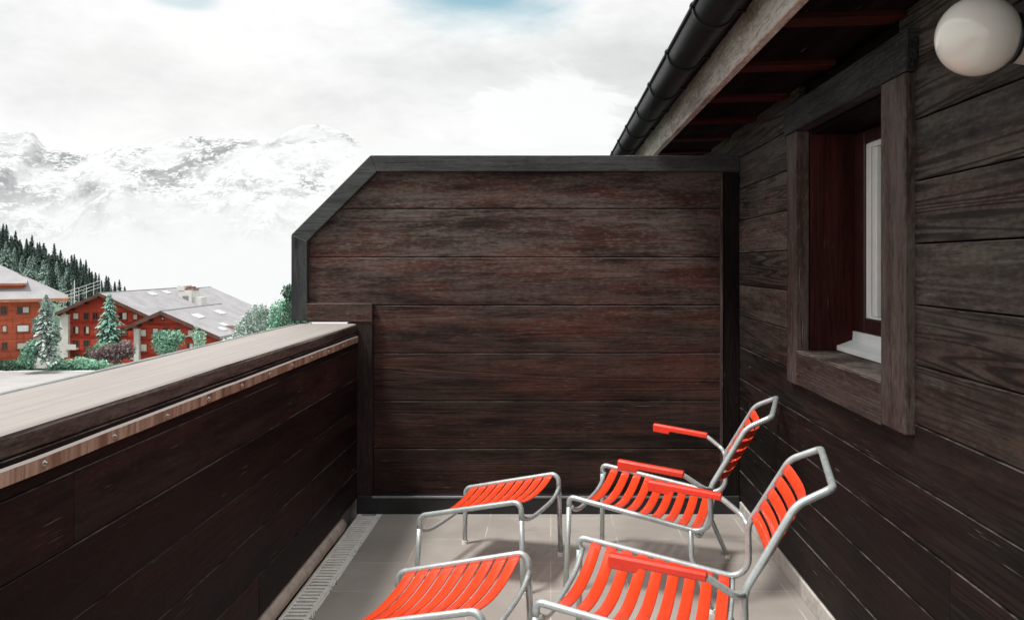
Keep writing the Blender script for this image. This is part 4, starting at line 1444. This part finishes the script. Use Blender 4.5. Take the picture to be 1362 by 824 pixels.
# ------------------------------------------------------------------ camera
cd = bpy.data.cameras.new('camera'); cam = bpy.data.objects.new('camera', cd); COL.objects.link(cam)
cam.location = (0, 0, H); cam.rotation_euler = (R(90), 0, 0)
cd.sensor_fit = 'HORIZONTAL'; cd.sensor_width = 36.0; cd.lens = 36.0 * F / 1362
cd.shift_x = -(VX - 681) / 1362; cd.shift_y = -(412 - VY) / 1362
cd.clip_start = .05; cd.clip_end = 20000
SC.camera = cam
SC.view_settings.view_transform = 'Standard'; SC.view_settings.look = 'None'; SC.view_settings.exposure = 0; SC.view_settings.gamma = 1
SC.render.resolution_x, SC.render.resolution_y = 1024, 619

# ------------------------------------------------------------------ light
SUN_EL, SUN_AZ = 64.0, -125.0       # azimuth clockwise from +Y (the view direction)
sd = bpy.data.lights.new('sun', 'SUN'); sun = bpy.data.objects.new('sun', sd); COL.objects.link(sun)
sd.energy = 4.1; sd.angle = R(11); sd.color = (1, .97, .93)
dv = Vector((math.sin(R(SUN_AZ)) * math.cos(R(SUN_EL)), math.cos(R(SUN_AZ)) * math.cos(R(SUN_EL)), math.sin(R(SUN_EL))))
sun.rotation_euler = dv.to_track_quat('Z', 'Y').to_euler()

wd = bpy.data.worlds.new('World'); SC.world = wd; wd.use_nodes = True
t = NT('', wd)
co = t.coord('Generated')
s3 = t.sep(co)
sky = t.n('ShaderNodeTexSky', sky_type='NISHITA'); sky.sun_disc = False
sky.sun_elevation = R(SUN_EL); sky.sun_rotation = R(SUN_AZ)
b1 = t.n('ShaderNodeBackground'); t.lk(t.mix(1.0, sky.outputs[0], (.98, 1.27, .98), 'MULTIPLY'), b1.inputs[0]); b1.inputs[1].default_value = .15
v = t.scaled(co, (1.0, 1.0, 2.2))
n1 = t.noise(v, 2.4, 9, .58, None, .25)
n2 = t.noise(t.scaled(co, (1, 1, 3.2), (3, 1, 2)), 1.3, 4, .5)
n3 = t.noise(v, 7.0, 8, .6, None, .4)


def blob(u, v_, sx, sz):
    """soft elliptical region of the sky around one direction"""
    d = Vector(((u - VX) / F, 1, (VY - v_) / F)).normalized()
    ax = t.math('DIVIDE', t.math('SUBTRACT', s3[0], d.x), sx)
    az = t.math('DIVIDE', t.math('SUBTRACT', s3[2], d.z), sz)
    return t.math('SQRT', t.math('ADD', t.math('MULTIPLY', ax, ax), t.math('MULTIPLY', az, az)))


cl = t.math('ADD', t.math('MULTIPLY', n1, .55), t.math('MULTIPLY', n2, .45))
lum = t.ramp(cl, .38, .57, .80, 1.02)
lum = t.math('ADD', lum, t.math('MULTIPLY', t.math('SUBTRACT', n3, .5), .30))
# greyer deck low above the ridge on the left and right of the cumulus, white cumulus head
gl = t.ramp(blob(250, 130, .28, .07), .3, 1.2, .085, 0)
gr_ = t.ramp(blob(880, 60, .12, .10), .3, 1.2, .085, 0)
n4 = t.noise(v, 11.0, 9, .66, None, .5)
cm = t.ramp(t.math('ADD', blob(735, 175, .105, .085), t.math('MULTIPLY', t.math('SUBTRACT', n4, .5), 2.2)), .62, 1.05, .20, 0)
lum = t.math('ADD', lum, t.math('MULTIPLY', t.math('SUBTRACT', n4, .5), .22))
lum = t.math('ADD', t.math('SUBTRACT', t.math('SUBTRACT', lum, gl), gr_), cm)
fog = t.ramp(s3[2], .0, .10, .97, 0)
lum = t.math('MAXIMUM', lum, fog)
lum = t.math('MINIMUM', lum, 1.0)
# the cloud deck brightens towards the zenith
zen = t.ramp(s3[2], .34, .85, 1.0, 1.65)
lum = t.math('MULTIPLY', lum, zen)
cc = t.mix(t.ramp(cl, .36, .6), (.965, .985, .985), (1, 1, .995))
b2 = t.n('ShaderNodeBackground'); t.lk(cc, b2.inputs[0]); t.lk(lum, b2.inputs[1])
hole = t.math('ADD', blob(640, -14, .15, .058), t.math('MULTIPLY', t.math('SUBTRACT', n1, .5), 2.2))
hole2 = t.math('ADD', blob(242, -2, .03, .012), t.math('MULTIPLY', t.math('SUBTRACT', n1, .5), 3.4))
cover = t.math('MINIMUM', t.ramp(hole, .55, 1.1, .12, 1), t.ramp(hole2, .4, 1.2, .6, 1))
mx = t.n('ShaderNodeMixShader'); t.lk(cover, mx.inputs[0]); t.lk(b1.outputs[0], mx.inputs[1]); t.lk(b2.outputs[0], mx.inputs[2])
wo = t.n('ShaderNodeOutputWorld'); t.lk(mx.outputs[0], wo.inputs[0])
